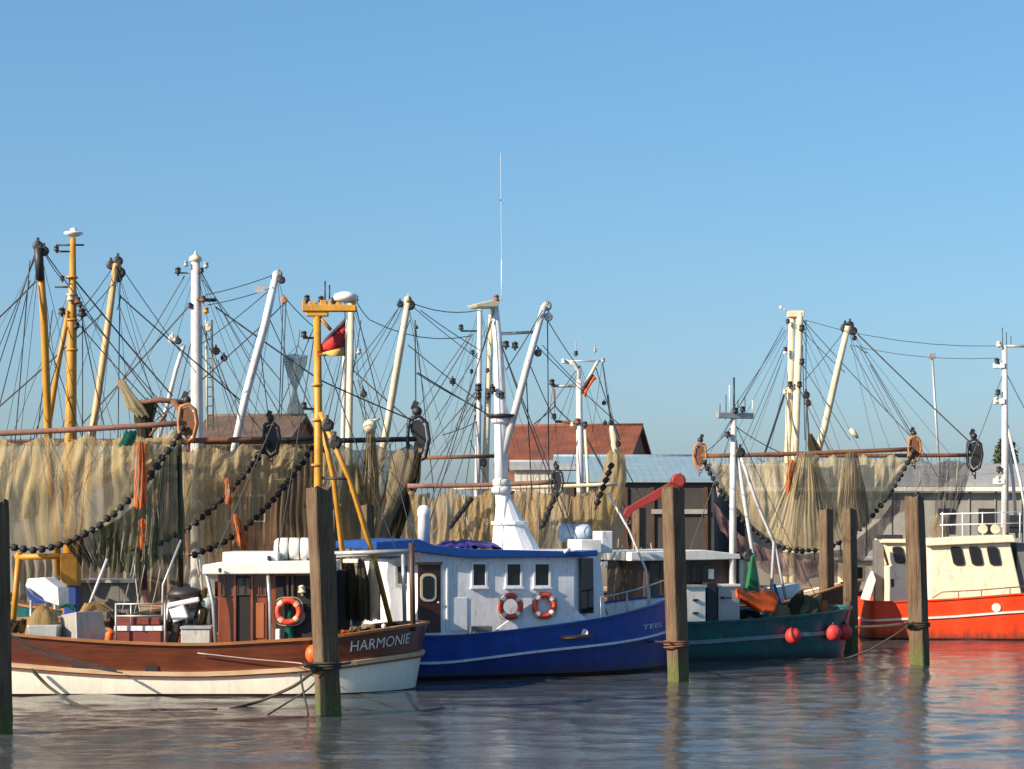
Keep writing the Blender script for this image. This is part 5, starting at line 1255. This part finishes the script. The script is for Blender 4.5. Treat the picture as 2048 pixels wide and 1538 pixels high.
for k, mt in enumerate((M_ORANGE, plain('flag_dark', (.06,.03,.03), .8))):
    m = MB(); q = [(1166,790),(1172,772),(1182,758),(1188,752)]
    vs = []; 
    for i, (a, b) in enumerate(q): vs += [f0.P(a-k*4, b-k*5, -.1+.05*math.sin(i*2)), f0.P(a+5-k*4, b+5-k*5, -.1+.05*math.sin(i*2+1))]
    m.add(vs, [(i*2,i*2+2,i*2+3,i*2+1) for i in range(3)], True); o = m.build('stripe', mt, fl5); o.modifiers.new('thick', 'SOLIDIFY').thickness = .01
stays(rE5, f0, [(1110,812,1068,848,0,-.5,.02,.022), (1110,812,1140,842,0,0,.02,.022), (1160,730,1030,905,0,-.5), (1190,730,1240,880,0,.4), (1205,725,1216,800,0,.35), (1160,770,1085,690,0,-2), (1160,850,1240,1000,0,.5), (1160,860,1100,1100,0,-1), (1215,790,1222,846,.3,.4,.02,.03), (1160,850,1300,1100,0,0), (1225,880,1290,1010,.4,.4), (1225,890,1180,1060,.4,0)], .016)
loose('net_bunch', [(1232,905),(1228,960),(1214,1010),(1200,1060)], [16,22,26,18], 69.0, N_BROWN, 'brown net bunch under the short derrick beside the red roof', seed=16, group=G)
loose('net_bunch', [(1170,985),(1168,1020),(1174,1060)], [16,22,20], 69.2, N_GREY, 'grey net bunch wrapped round the forked mast\'s foot', seed=17, group=G)

# red crane standing on the teal boat behind the pile
frc = Fr0(61.5)
cr = thing('davit_crane', frc.P(1356,1246,0), 'red davit crane with its jib sloping down beside the pile top', 'crane')
MB().tube([frc.P(1358,1246,0), frc.P(1357,960,0)], .11, 10).build('post', M_RED, cr)
M_CRANE = paint('dull_red_crane', (.26,.022,.020), .5, .3, (.08,.02,.02), .5)
MB().plate(frc, [(1362,944),(1340,964),(1252,1016),(1246,1030),(1258,1036),(1268,1022),(1345,985),(1366,986)], -.14, .14).build('jib', M_CRANE, cr, .02)
m = MB(); m.lathe(frc.P(1356,962,0)-Vector((0,.2,0)), [(.17,0),(.22,.05),(.22,.35),(.17,.4)], 14, 'Y'); m.build('head', M_CRANE, cr)
m = MB(); m.tube([frc.P(1256,1026,0), frc.P(1257,1040,0)], .03, 6); m.torus(frc.P(1257,1044,0), .06, .02, (0,1,0), 12, 6); m.build('hook', M_RUST, cr)

# ---- straw net boat
frE6, rE6, _ = back_boat(11.5, 83, 14, 2.3, 1.3, M_DBROWN, 'boat with pale twin mast and straw-coloured net behind the red boat', (8.5,11,1.2), M_CREAM)
f0 = Fr0(83)
mst = MB().tube([f0.P(1572,1220,0), f0.P(1576,900,0), f0.P(1584,625,0)], [.16,.15,.12], 12).build('mast', M_CREAMP, rE6)
MB().tube([f0.P(1586,1220,-.2), f0.P(1590,900,-.2), f0.P(1600,625,-.1)], [.17,.16,.13], 12).build('mast', M_CREAMP, rE6)
m = MB(); m.pbox(f0, 1576, 1609, 634, 621, -.2, .2); m.build('masthead_cap', M_CREAMP, mst, .03)
MB().tube([f0.P(1563,616,0), f0.P(1585,626,0)], .03, 6).build('lamp_arm', M_GALV, mst); MB().ball(f0.P(1562,615,0), .07, 8, 6).build('lamp', M_RINGW, mst)
for px, py, s, mt in ((1576,642,.12,M_DARK),(1571,698,.12,M_DARK),(1570,704,.1,M_RINGW),(1604,722,.15,M_DARK),(1580,768,.15,M_DARK),(1599,768,.15,M_DARK),(1604,655,.16,M_DARK),(1570,783,.12,M_CREAMP)): lamp(mst, f0.P(px,py,-.3), s, mt)
for px, py, s in ((1612,790,.2),(1616,806,.18),(1690,656,.24),(1706,662,.22),(1700,650,.2),(1709,676,.13)): pulley(rE6, f0.P(px,py,-.8), s)
MB().tube([f0.P(1624,945,-.2), f0.P(1648,860,-.6), f0.P(1675,740,-1.2), f0.P(1696,652,-1.6)], [.13,.14,.13,.11], 12).build('derrick', M_CREAMP, rE6)
stays(rE6, f0, [(1606,640,1828,880,0,-4,.03,.02), (1604,660,1690,745,0,-1.2), (1690,660,1610,760,-1.6,0), (1715,668,1948,892,-1.6,-4,.03,.026), (1712,690,1736,706,-1.6,-1.8), (1720,700,1815,888,-1.6,-4), (1740,730,1830,885,-1.8,-4,.03,.02), (1700,690,1780,830,-1.6,-3), (1606,730,1700,880,0,-2,.03,.02), (1620,800,1680,930,-.8,-3),
   (1566,655,1440,880,0,-2,.03,.02), (1566,700,1480,900,0,-2), (1564,720,1500,880,0,-1), (1570,660,1450,840,0,-2), (1570,785,1530,905,0,-2,.03,.05), (1612,800,1620,900,-.8,-1,.02,.04), (1605,690,1610,880,0,0), (1606,640,1672,760,0,-1.2), (1612,640,1612,900,0,0), (1640,860,1660,905,-.8,-3), (1720,690,1880,960,-1.6,-3), (1600,780,1660,900,0,-1),
   (1610,640,2000,692,0,-8,.3,.013), (1700,690,1996,716,-1.6,-8,.2,.011)], .016)
loose('net_bunch', [(1620,868),(1626,890),(1630,905)], [4,10,12], 80.0, N_DARKB, 'dark pointed net tip at the foot of the right-hand derrick', seed=18, group=G)
bm_ = MB(); bm_.tube([P(1700,858,80), P(1706,864,80), P(1716,876,80)], [.06,.12,.05], 8); tag(bm_.build('wooden_block', M_CREAMP), 'pale wooden block hanging on a line above the straw net', 'block')
tp = MB(); tp.tube([P(1864,708,95), P(1882,1000,95)], .06, 6); tp.cbox(P(1864,712,95), .3, .2, .25); tag(tp.build('lamp_post', M_GALV), 'thin far lamp post behind the straw net boat', 'lamp post')

trawl(78.6, 1402, 1826, 912, 898, 1098, N_STRAW, 'straw-coloured trawl net with black bobbins between the teal and red boats', M_RUST, M_RUSTO, (1,1), .085, seed=8, shoe_h=.42, power=2.2, bulge=.5)
trawl(86.2, 1510, 1946, 910, 910, 1040, N_THIN, 'thin dark trawl net on the long rusty beam towards the red boat', M_RUST, M_DARK, (0,1), .085, seed=9, shoe_h=.55, bobs=False)

hang('net_bunch', 78.0, [(1594,908),(1612,904),(1632,908)], [(1530,1066),(1580,1092),(1640,1096),(1690,1078)], N_STRAW, 'cone of straw-coloured net fanning out below the rusty beam', 19, pleats=17, amp=.035, bulge=.5)
hang('net_bunch', 78.1, [(1690,908),(1702,904),(1716,908)], [(1666,1056),(1704,1068),(1744,1046)], N_GREY, 'grey net cone hanging beside the straw-coloured one', 20, pleats=13, amp=.035, bulge=.4)
hang('chafing_net', 77.4, [(1576,920),(1584,918),(1594,924)], [(1570,984),(1576,990),(1582,980)], N_ORANGE, 'thin orange streamer hanging from the straw net', 21, pleats=2, amp=.04)
hang('net_bunch', 86.0, [(1880,925),(1915,920),(1944,930)], [(1868,1050),(1895,1066),(1926,1000)], N_THIN, 'dark wispy net under the far black shoe', 22, pleats=8, ragged=16)
hang('net_bunch', 78.9, [(1425,1000),(1480,1070),(1540,1100),(1610,1108),(1690,1098),(1760,1040),(1800,985)], [(1440,1060),(1490,1120),(1545,1150),(1610,1160),(1690,1150),(1745,1100),(1800,1020)], net_mat('purple_brown_net', [(.17,.10,.11), (.34,.21,.20), (.24,.14,.17), (.30,.22,.2)], .8), 'purple-brown net belly sagging under the bobbins of the straw net', 23, pleats=14, ragged=12)

def fan(root, d, src, dsts, y0=0, r=.0085, mat=M_WIRE):
    f_ = Frame(0, d, 0)
    for k, (a, b) in enumerate(dsts): MB().tube(rope_pts(f_.P(src[0], src[1], y0), f_.P(a, b, y0*.3), .04+.05*(k % 3), 5), r, 3).build('stay', mat, root)
fan(rE, 57, (80,500), [(10,880),(40,880),(130,870),(170,868),(-60,760)], -2); fan(rE, 57, (232,530), [(120,868),(200,866),(262,864),(320,850),(345,845)], 2); fan(rE, 57, (147,560), [(20,880),(60,878),(230,866),(290,860)])
fan(rE2, 63.5, (393,530), [(250,800),(300,860),(470,885),(520,884),(560,884),(610,884)]); fan(rE2, 63.5, (554,548), [(440,884),(500,884),(590,880),(620,800)], -1.5); fan(rE2, 63.5, (410,655), [(350,860),(440,880),(500,880)])
fan(rE3, 70, (703,605), [(600,880),(640,860),(760,880),(800,880),(730,880)]); fan(rE3, 70, (815,606), [(650,880),(720,880),(760,880),(870,900),(900,910)], -1.6); fan(rE3, 70, (700,700), [(620,880),(770,880)])
fan(rE4, 78, (960,615), [(860,905),(890,905),(920,905),(1010,905),(1040,905)]); fan(rE4, 78, (982,640), [(850,905),(1030,905),(1080,960)]); fan(rE4, 78, (957,775), [(845,905),(870,912),(900,914)])
fan(rE5, 70.5, (1160,730), [(1070,960),(1100,965),(1210,960),(1240,940)]); fan(rE5, 70.5, (1205,722), [(1170,960),(1250,960)]); fan(rE5, 70.5, (1106,772), [(1080,965),(1120,965)])
fan(rE6, 83, (1592,630), [(1420,905),(1450,905),(1500,905),(1540,905),(1680,900),(1720,900)]); fan(rE6, 83, (1697,655), [(1640,880),(1750,900),(1780,898),(1860,908),(1900,908)], -1.5)
# ================================================================== piles
def pile(px0, px1, w, top, d, label, rot=40, seed=0):
    rnd = random.Random(seed+50)
    zt = CZ-(top-HY)*d/F; side = w*d/F/1.36; n = 14
    x0, x1 = (px0-CX)*d/F, (px1-CX)*d/F
    n = 30; vs, fs = [], []; prof = []
    for q in range(4):
        for w in (-.88,-.6,-.45,-.2,0.,.2,.42,.6,.88):
            a, b = (w, -1) if q == 0 else (1, w) if q == 1 else (-w, 1) if q == 2 else (-1, -w)
            prof.append((a, b))
    k = len(prof); ca, sa = math.cos(R(rot)), math.sin(R(rot))
    for i in range(n+1):
        t = i/n; z = -2+(zt+2)*t; xx = x1+(x0-x1)*max(0, z)/zt
        s = side/2*(1+.025*math.sin(t*5+seed)+(-.05 if i == n else 0))
        for j, (a, b) in enumerate(prof):
            e = 1+.06*noise.noise(Vector((j*.9, z*.25, seed*3.3)))+.035*noise.noise(Vector((j*2.3, z*1.3, seed*5.3)))
            if z < .9: e += .05*noise.noise(Vector((j*1.9, z*4, seed)))
            vs.append((xx+(a*ca-b*sa)*s*e, d+(a*sa+b*ca)*s*e, z+(.10*noise.noise(Vector((a*1.3,b*1.3,seed+2))) if i >= n-1 else 0)))
    for i in range(n):
        for j in range(k): fs.append((i*k+j, i*k+(j+1)%k, (i+1)*k+(j+1)%k, (i+1)*k+j))
    m = MB(); m.add(vs, fs); m.add(vs[n*k:], [tuple(range(k))])
    return tag(m.build('mooring_pile', M_PILE), label, 'pile', 'timber mooring piles')
pile(-2, 4, 44, 1005, 39.6, 'timber mooring pile cut off by the left frame edge', 40, 1)
pile(638, 657, 54, 975, 43.5, 'tall timber pile in front of the varnished boat\'s stern', 36, 2)
pile(1345, 1357, 44, 975, 53.0, 'tall timber pile in front of the blue boat\'s bow', 38, 3)
pile(1828, 1840, 41, 993, 58.9, 'timber pile in front of the orange-red hull', 52, 4)
pile(1699, 1702, 29, 1018, 65.6, 'slim timber pile at the teal boat\'s bow', 40, 5)
pile(1652, 1655, 30, 1018, 70.4, 'slim timber pile behind the teal boat\'s fore deck', 40, 6)
pile(670, 672, 26, 1010, 58.0, 'dark pile half hidden behind the tall near pile', 40, 7)
pile(735, 737, 27, 1010, 59.5, 'dark pile beside the leg of the yellow mast', 40, 8)
pile(1278, 1279, 28, 1015, 67.0, 'dark pile under the red crane jib', 40, 9)

# ================================================================== mooring lines
def line(name, pts, r, mat, label, cat='mooring line'):
    q = []
    for i in range(len(pts)-1):
        for k in range(5): q.append(Vector(pts[i]).lerp(Vector(pts[i+1]), k/5))
    q.append(Vector(pts[-1])); s = [q[0]]+[(q[i-1]+q[i]*2+q[i+1])/4 for i in range(1, len(q)-1)]+[q[-1]]
    return tag(MB().tube(s, r, 6).build(name, mat), label, cat, 'mooring lines')
def hp(px, py): return frH.P(px, py, -2.42)
line('mooring_line', [P(634,1338,43.2), P(590,1372,45.0), P(520,1403,45.8), P(440,1424,45.0), Vector((-6.3,44.9,-.05))], .035, M_ROPE, 'dark slack rope dropping from the near pile into the water')
line('mooring_line', [hp(62,1338), hp(95,1372), P(140,1404,46.3), P(190,1424,45.0), Vector((-8.9,44.6,-.06))], .04, M_ROPE, 'dark slack rope dropping from the white hull into the water')
line('mooring_line', [Vector((-8.9,44.6,.0)), Vector((-8.2,44.5,.012)), Vector((-7.2,44.6,.01)), Vector((-6.3,44.9,.0))], .018, M_ROPE, 'dark rope floating on the water before the white hull')
line('mooring_line', [P(636,1335,43.2), hp(600,1326), hp(500,1318), hp(395,1306)], .015, M_WIREL, 'thin pale rope from the near pile along the brown topside')
line('mooring_line', [P(8,1264,39.7), P(60,1290,42), P(130,1316,45.5), hp(232,1341)], .025, M_WIREL, 'pale rope from the frame-edge pile to the brown topside')
line('mooring_line', [P(10,1284,39.7), P(70,1305,43), P(150,1330,46), hp(245,1346)], .018, M_WIREL, 'lower pale rope from the frame-edge pile to the white strake')
line('mooring_line', [P(648,1345,43.1), P(618,1378,44), P(570,1408,44.2), P(535,1430,43.4)], .02, M_ROPE, 'thin rope trailing left from the near pile to the water')
line('mooring_line', [P(600,1345,45), P(606,1380,44), P(615,1420,43.6), P(617,1436,43.0)], .022, M_ROPE, 'short rope end dangling beside the near pile')
line('mooring_line', [P(664,1332,43.4), frH.P(700,1325,-2.2)], .03, M_ROPE, 'short dark rope tying the stern to the near pile')
line('mooring_line', [P(1338,1284,52.6), frB.P(1300,1283,-.9), frB.P(1225,1290,-1.9)], .028, M_ROPE, 'dark rope from the blue bow to its pile')
line('mooring_line', [P(1826,1246,58.6), P(1770,1252,60.5), P(1712,1254,62)], .045, M_ROPE, 'thick dark rope from the teal bow to the pile before the red hull')
line('mooring_line', [P(1822,1248,58.6), P(1790,1270,60), P(1740,1300,61), P(1690,1318,61.2), P(1660,1321,60.6)], .03, M_ROPE, 'slack rope curving from the red hull\'s pile down to the water')
def wrap(px, py, d, w, label, mat=M_ROPE):
    r = w*d/F/2; rt = thing('rope_wrap', P(px, py, d), label, 'rope', 'ropes wound round piles')
    for k in range(3): MB().torus(P(px, py, d)+Vector((0,0,(k-1)*.06)), r*1.04, .026, (.06*(k-1.5),.05,1), 20, 6).build('turn', mat, rt)
wrap(651, 1332, 43.5, 58, 'turns of dark rope wound round the near pile'); wrap(1353, 1288, 53.0, 47, 'turns of rusty rope wound round the pile at the blue bow', M_RUST); wrap(1836, 1250, 58.9, 44, 'turns of dark rope wound round the pile before the red hull')
kn = bundle('rope_knot', [P(612,1326,43.3), P(622,1334,43.2), P(634,1338,43.1)], [.08,.13,.08], N_DARKB, None, 30, .4, 14, 5); tag(kn, 'dark rope knot beside the near pile', 'rope')
kn = bundle('rope_knot', [P(1804,1248,58.7), P(1812,1248,58.6), P(1822,1250,58.5)], [.06,.12,.08], N_DARKB, None, 31, .4, 14, 5); tag(kn, 'dark rope knot on the pile before the red hull', 'rope')

# ================================================================== quay buildings
def roof_mat(name, c1, c2, sx, sz):
    t = NT(name); a = t.noise(t.coords(), 1.2, 5); b = t.noise(t.coords((sx,1,sz)), 1.0, 3)
    t.l(t.mix(t.ramp(a, [(.3,0),(.7,1)]), c1, c2), t.b.inputs['Base Color']); t.b.inputs['Roughness'].default_value = .75
    sxyz = t.n('SeparateXYZ'); t.l(t.coords(), sxyz.inputs[0])
    w = t.math('ABSOLUTE', t.math('SINE', t.math('MULTIPLY', sxyz.outputs[0], sx)))
    t.bump(t.math('ADD', t.math('MULTIPLY', w, .35), b), .3, .04); return t.m
RT_RED = roof_mat('red_roof_tiles', (.105,.032,.016), (.215,.062,.026), 14, 9)
RT_BRN = roof_mat('brown_roof_tiles', (.07,.045,.032), (.14,.09,.06), 12, 6)
RT_BLU = roof_mat('blue_grey_roof_sheet', (.17,.26,.32), (.22,.32,.38), 9, 1)
RT_GRY = roof_mat('grey_roof_sheet', (.25,.25,.24), (.34,.34,.33), 9, 1)
M_BRICK = paint('brick_wall', (.22,.10,.065), .85, .35, (.1,.06,.04), .3, streak=False)
M_SHEDSHADE = paint('shed_front_shade', (.045,.042,.04), .8, .3)  # closed wall coloured near-black for the shade inside the open front
M_GREYW = paint('grey_shed_wall', (.30,.29,.26), .8, .2, (.15,.12,.09), .3)

def gable_house(x0, x1, de, dr, ze, zr, wall, roof, label, group='quayside buildings', over=.25, thick=.16, yaw=0):
    """ridge runs along x; eave depth de, ridge depth dr"""
    db = 2*dr-de; zg = 2.2
    root = thing('building', ((x0+x1)/2, dr, zg), label, 'building', group)
    m = MB(); vs = [(x, y, z) for x in (x0, x1) for y, z in ((de,zg),(de,ze),(dr,zr),(db,ze),(db,zg))]
    m.add(vs, [(0,1,2,3,4),(9,8,7,6,5),(0,5,6,1),(3,8,9,4)]); m.build('wall', wall, root)
    sl = (zr-ze)/(dr-de)
    for sgn, nm in ((-1,'roof_slope'),(1,'roof_slope')):
        y0 = dr+sgn*(dr-de+over); y0z = ze-sl*over
        q = [(x0-over,y0,y0z+.02),(x1+over,y0,y0z+.02),(x1+over,dr,zr+.02),(x0-over,dr,zr+.02)]
        MB().hexa([Vector(p) for p in q]+[Vector(p)+Vector((0,0,thick)) for p in q]).build(nm, roof, root)
    MB().tube([(x0-over,dr,zr+.16),(x1+over,dr,zr+.16)], .10, 8).build('ridge_cap', roof, root)
    root.rotation_euler.z = R(yaw)
    return root
h = gable_house((1036-CX)*104/F, (1282-CX)*104/F, 101.0, 106.0, 4+112*101/F, 4+186*106/F, M_BRICK, RT_RED, 'brick house with red tiled roof behind the forked grey mast', yaw=-11)
for x in (1.0, 2.6, 4.2, 5.8):
    w_ = MB().box(Frame(0,101), x-.45, x+.45, -.06, .02, 4.2, 5.6).build('window', M_WHITE, h); MB().box(Frame(0,101), x-.38, x+.38, -.075, -.04, 4.28, 5.52).build('pane', M_GLASS, w_)
s1 = gable_house((1125-CX)*91/F, (1426-CX)*91/F, 90.5, 98, 4+80*90.5/F, 4+124*98/F, M_SHEDSHADE, RT_BLU, 'long open shed with blue-grey sheet roof below the red roof')
for i in range(6):
    x = 2.6+i*1.15; MB().box(Frame(0,90.5), x-.08, x+.08, -.1, .02, 2.3, 5.5).build('post', M_DBROWN, s1)
MB().box(Frame(0,90.5), 6.0, 8.4, -.16, -.02, 4.35, 4.55).build('sign_board', M_GREYW, s1)
s2 = gable_house((1030-CX)*93/F, (1140-CX)*93/F, 93, 97, 4+104*93/F, 4+113*97/F, M_BRICKW, RT_GRY, 'small pale boarded shed left of the blue-grey roof')
for i in range(9): MB().box(Frame(0,93), .15+i*.27, .39+i*.27, -.04, -.005, 2.3, 6.2).build('plank', M_BRICKW, s2)
s3 = gable_house((1490-CX)*93/F, 30, 93, 101, 4+72*93/F, 4+106*101/F, M_GREYW, RT_GRY, 'long grey shed with pale sheet roof behind the red boat')
MB().box(Frame(0,93), 10.0, 30, -.42, -.27, 5.36, 5.56).build('gutter', M_WHITE, s3)
for i in range(16): MB().box(Frame(0,93), 11+i*1.15, 11.06+i*1.15, -.05, -.003, 2.3, 5.5).build('wall_batten', M_GREYW, s3)
for x in (19.2, 21.0): MB().box(Frame(0,93), x-.35, x+.35, -.07, 0, 3.5, 4.6).build('window', M_DARK, s3)
s4 = gable_house((412-CX)*103/F, (598-CX)*103/F, 100, 105, 4+135*100/F, 4+206*105/F, M_BRICK, RT_BRN, 'house with dark brown roof behind the white derrick', yaw=-8)
for x in (-14, -12.6, -11.4):
    w_ = MB().box(Frame(0,100), x-.4, x+.4, -.06, .02, 4.0, 5.3).build('window', M_WHITE, s4); MB().box(Frame(0,100), x-.33, x+.33, -.075, -.04, 4.08, 5.22).build('pane', M_GLASS, w_)

# ---- tree behind the grey shed
def tree(x, y, h, label, seed=1):
    rnd = random.Random(seed)
    root = thing('tree', (x, y, 2.3), label, 'tree')
    t = NT('conifer_leaves'); a = t.noise(t.coords(), 2.5, 3)
    t.l(t.mix(t.ramp(a, [(.35,0),(.65,1)]), (.018,.032,.012), (.06,.085,.03)), t.b.inputs['Base Color']); t.b.inputs['Roughness'].default_value = .8
    m = MB(); m.tube([(x,y,2.2),(x+.05,y,2.3+h*.5),(x,y,2.3+h*.95)], [.22,.15,.03], 8)
    for i in range(14):
        z = 2.3+h*(.25+.7*i/14); an = i*2.4; r = 1.6*(1.15-i/14)
        m.tube([(x,y,z),(x+math.cos(an)*r,y+math.sin(an)*r,z+.35)], [.05,.015], 5)
    m.build('trunk', M_DBROWN, root)
    vs, fs = [], []
    for i in range(5200):
        u = rnd.random()**.8; z = 2.3+h*(.18+.84*u); rad = 1.9*(1.06-u)**.6*(.8+.35*noise.noise(Vector((u*6, seed, rnd.random()))))
        an = rnd.uniform(0, 2*math.pi); rr = rad*math.sqrt(rnd.uniform(.15,1))*(1+.25*math.sin(an*5+u*9))
        c = Vector((x+rr*math.cos(an), y+rr*math.sin(an), z+rnd.uniform(-.15,.15)))
        d1 = Vector((rnd.gauss(0,1), rnd.gauss(0,1), rnd.gauss(.2,.7))).normalized()*rnd.uniform(.10,.2); d2 = d1.cross(Vector((rnd.gauss(0,1), rnd.gauss(0,1), rnd.gauss(0,1)))).normalized()*.06
        b = len(vs); vs += [c-d2, c+d2, c+d1]; fs.append((b,b+1,b+2))
    me = bpy.data.meshes.new('crown'); me.from_pydata([v-Vector((x,y,2.3)) for v in vs], [], fs); me.materials.append(t.m)
    o = bpy.data.objects.new('crown', me); COL.objects.link(o); o.parent = root; tag(o, kind='stuff')
tree((2012-CX)*112/F, 112, 5.9, 'dark evergreen tree behind the grey shed roof', 4)
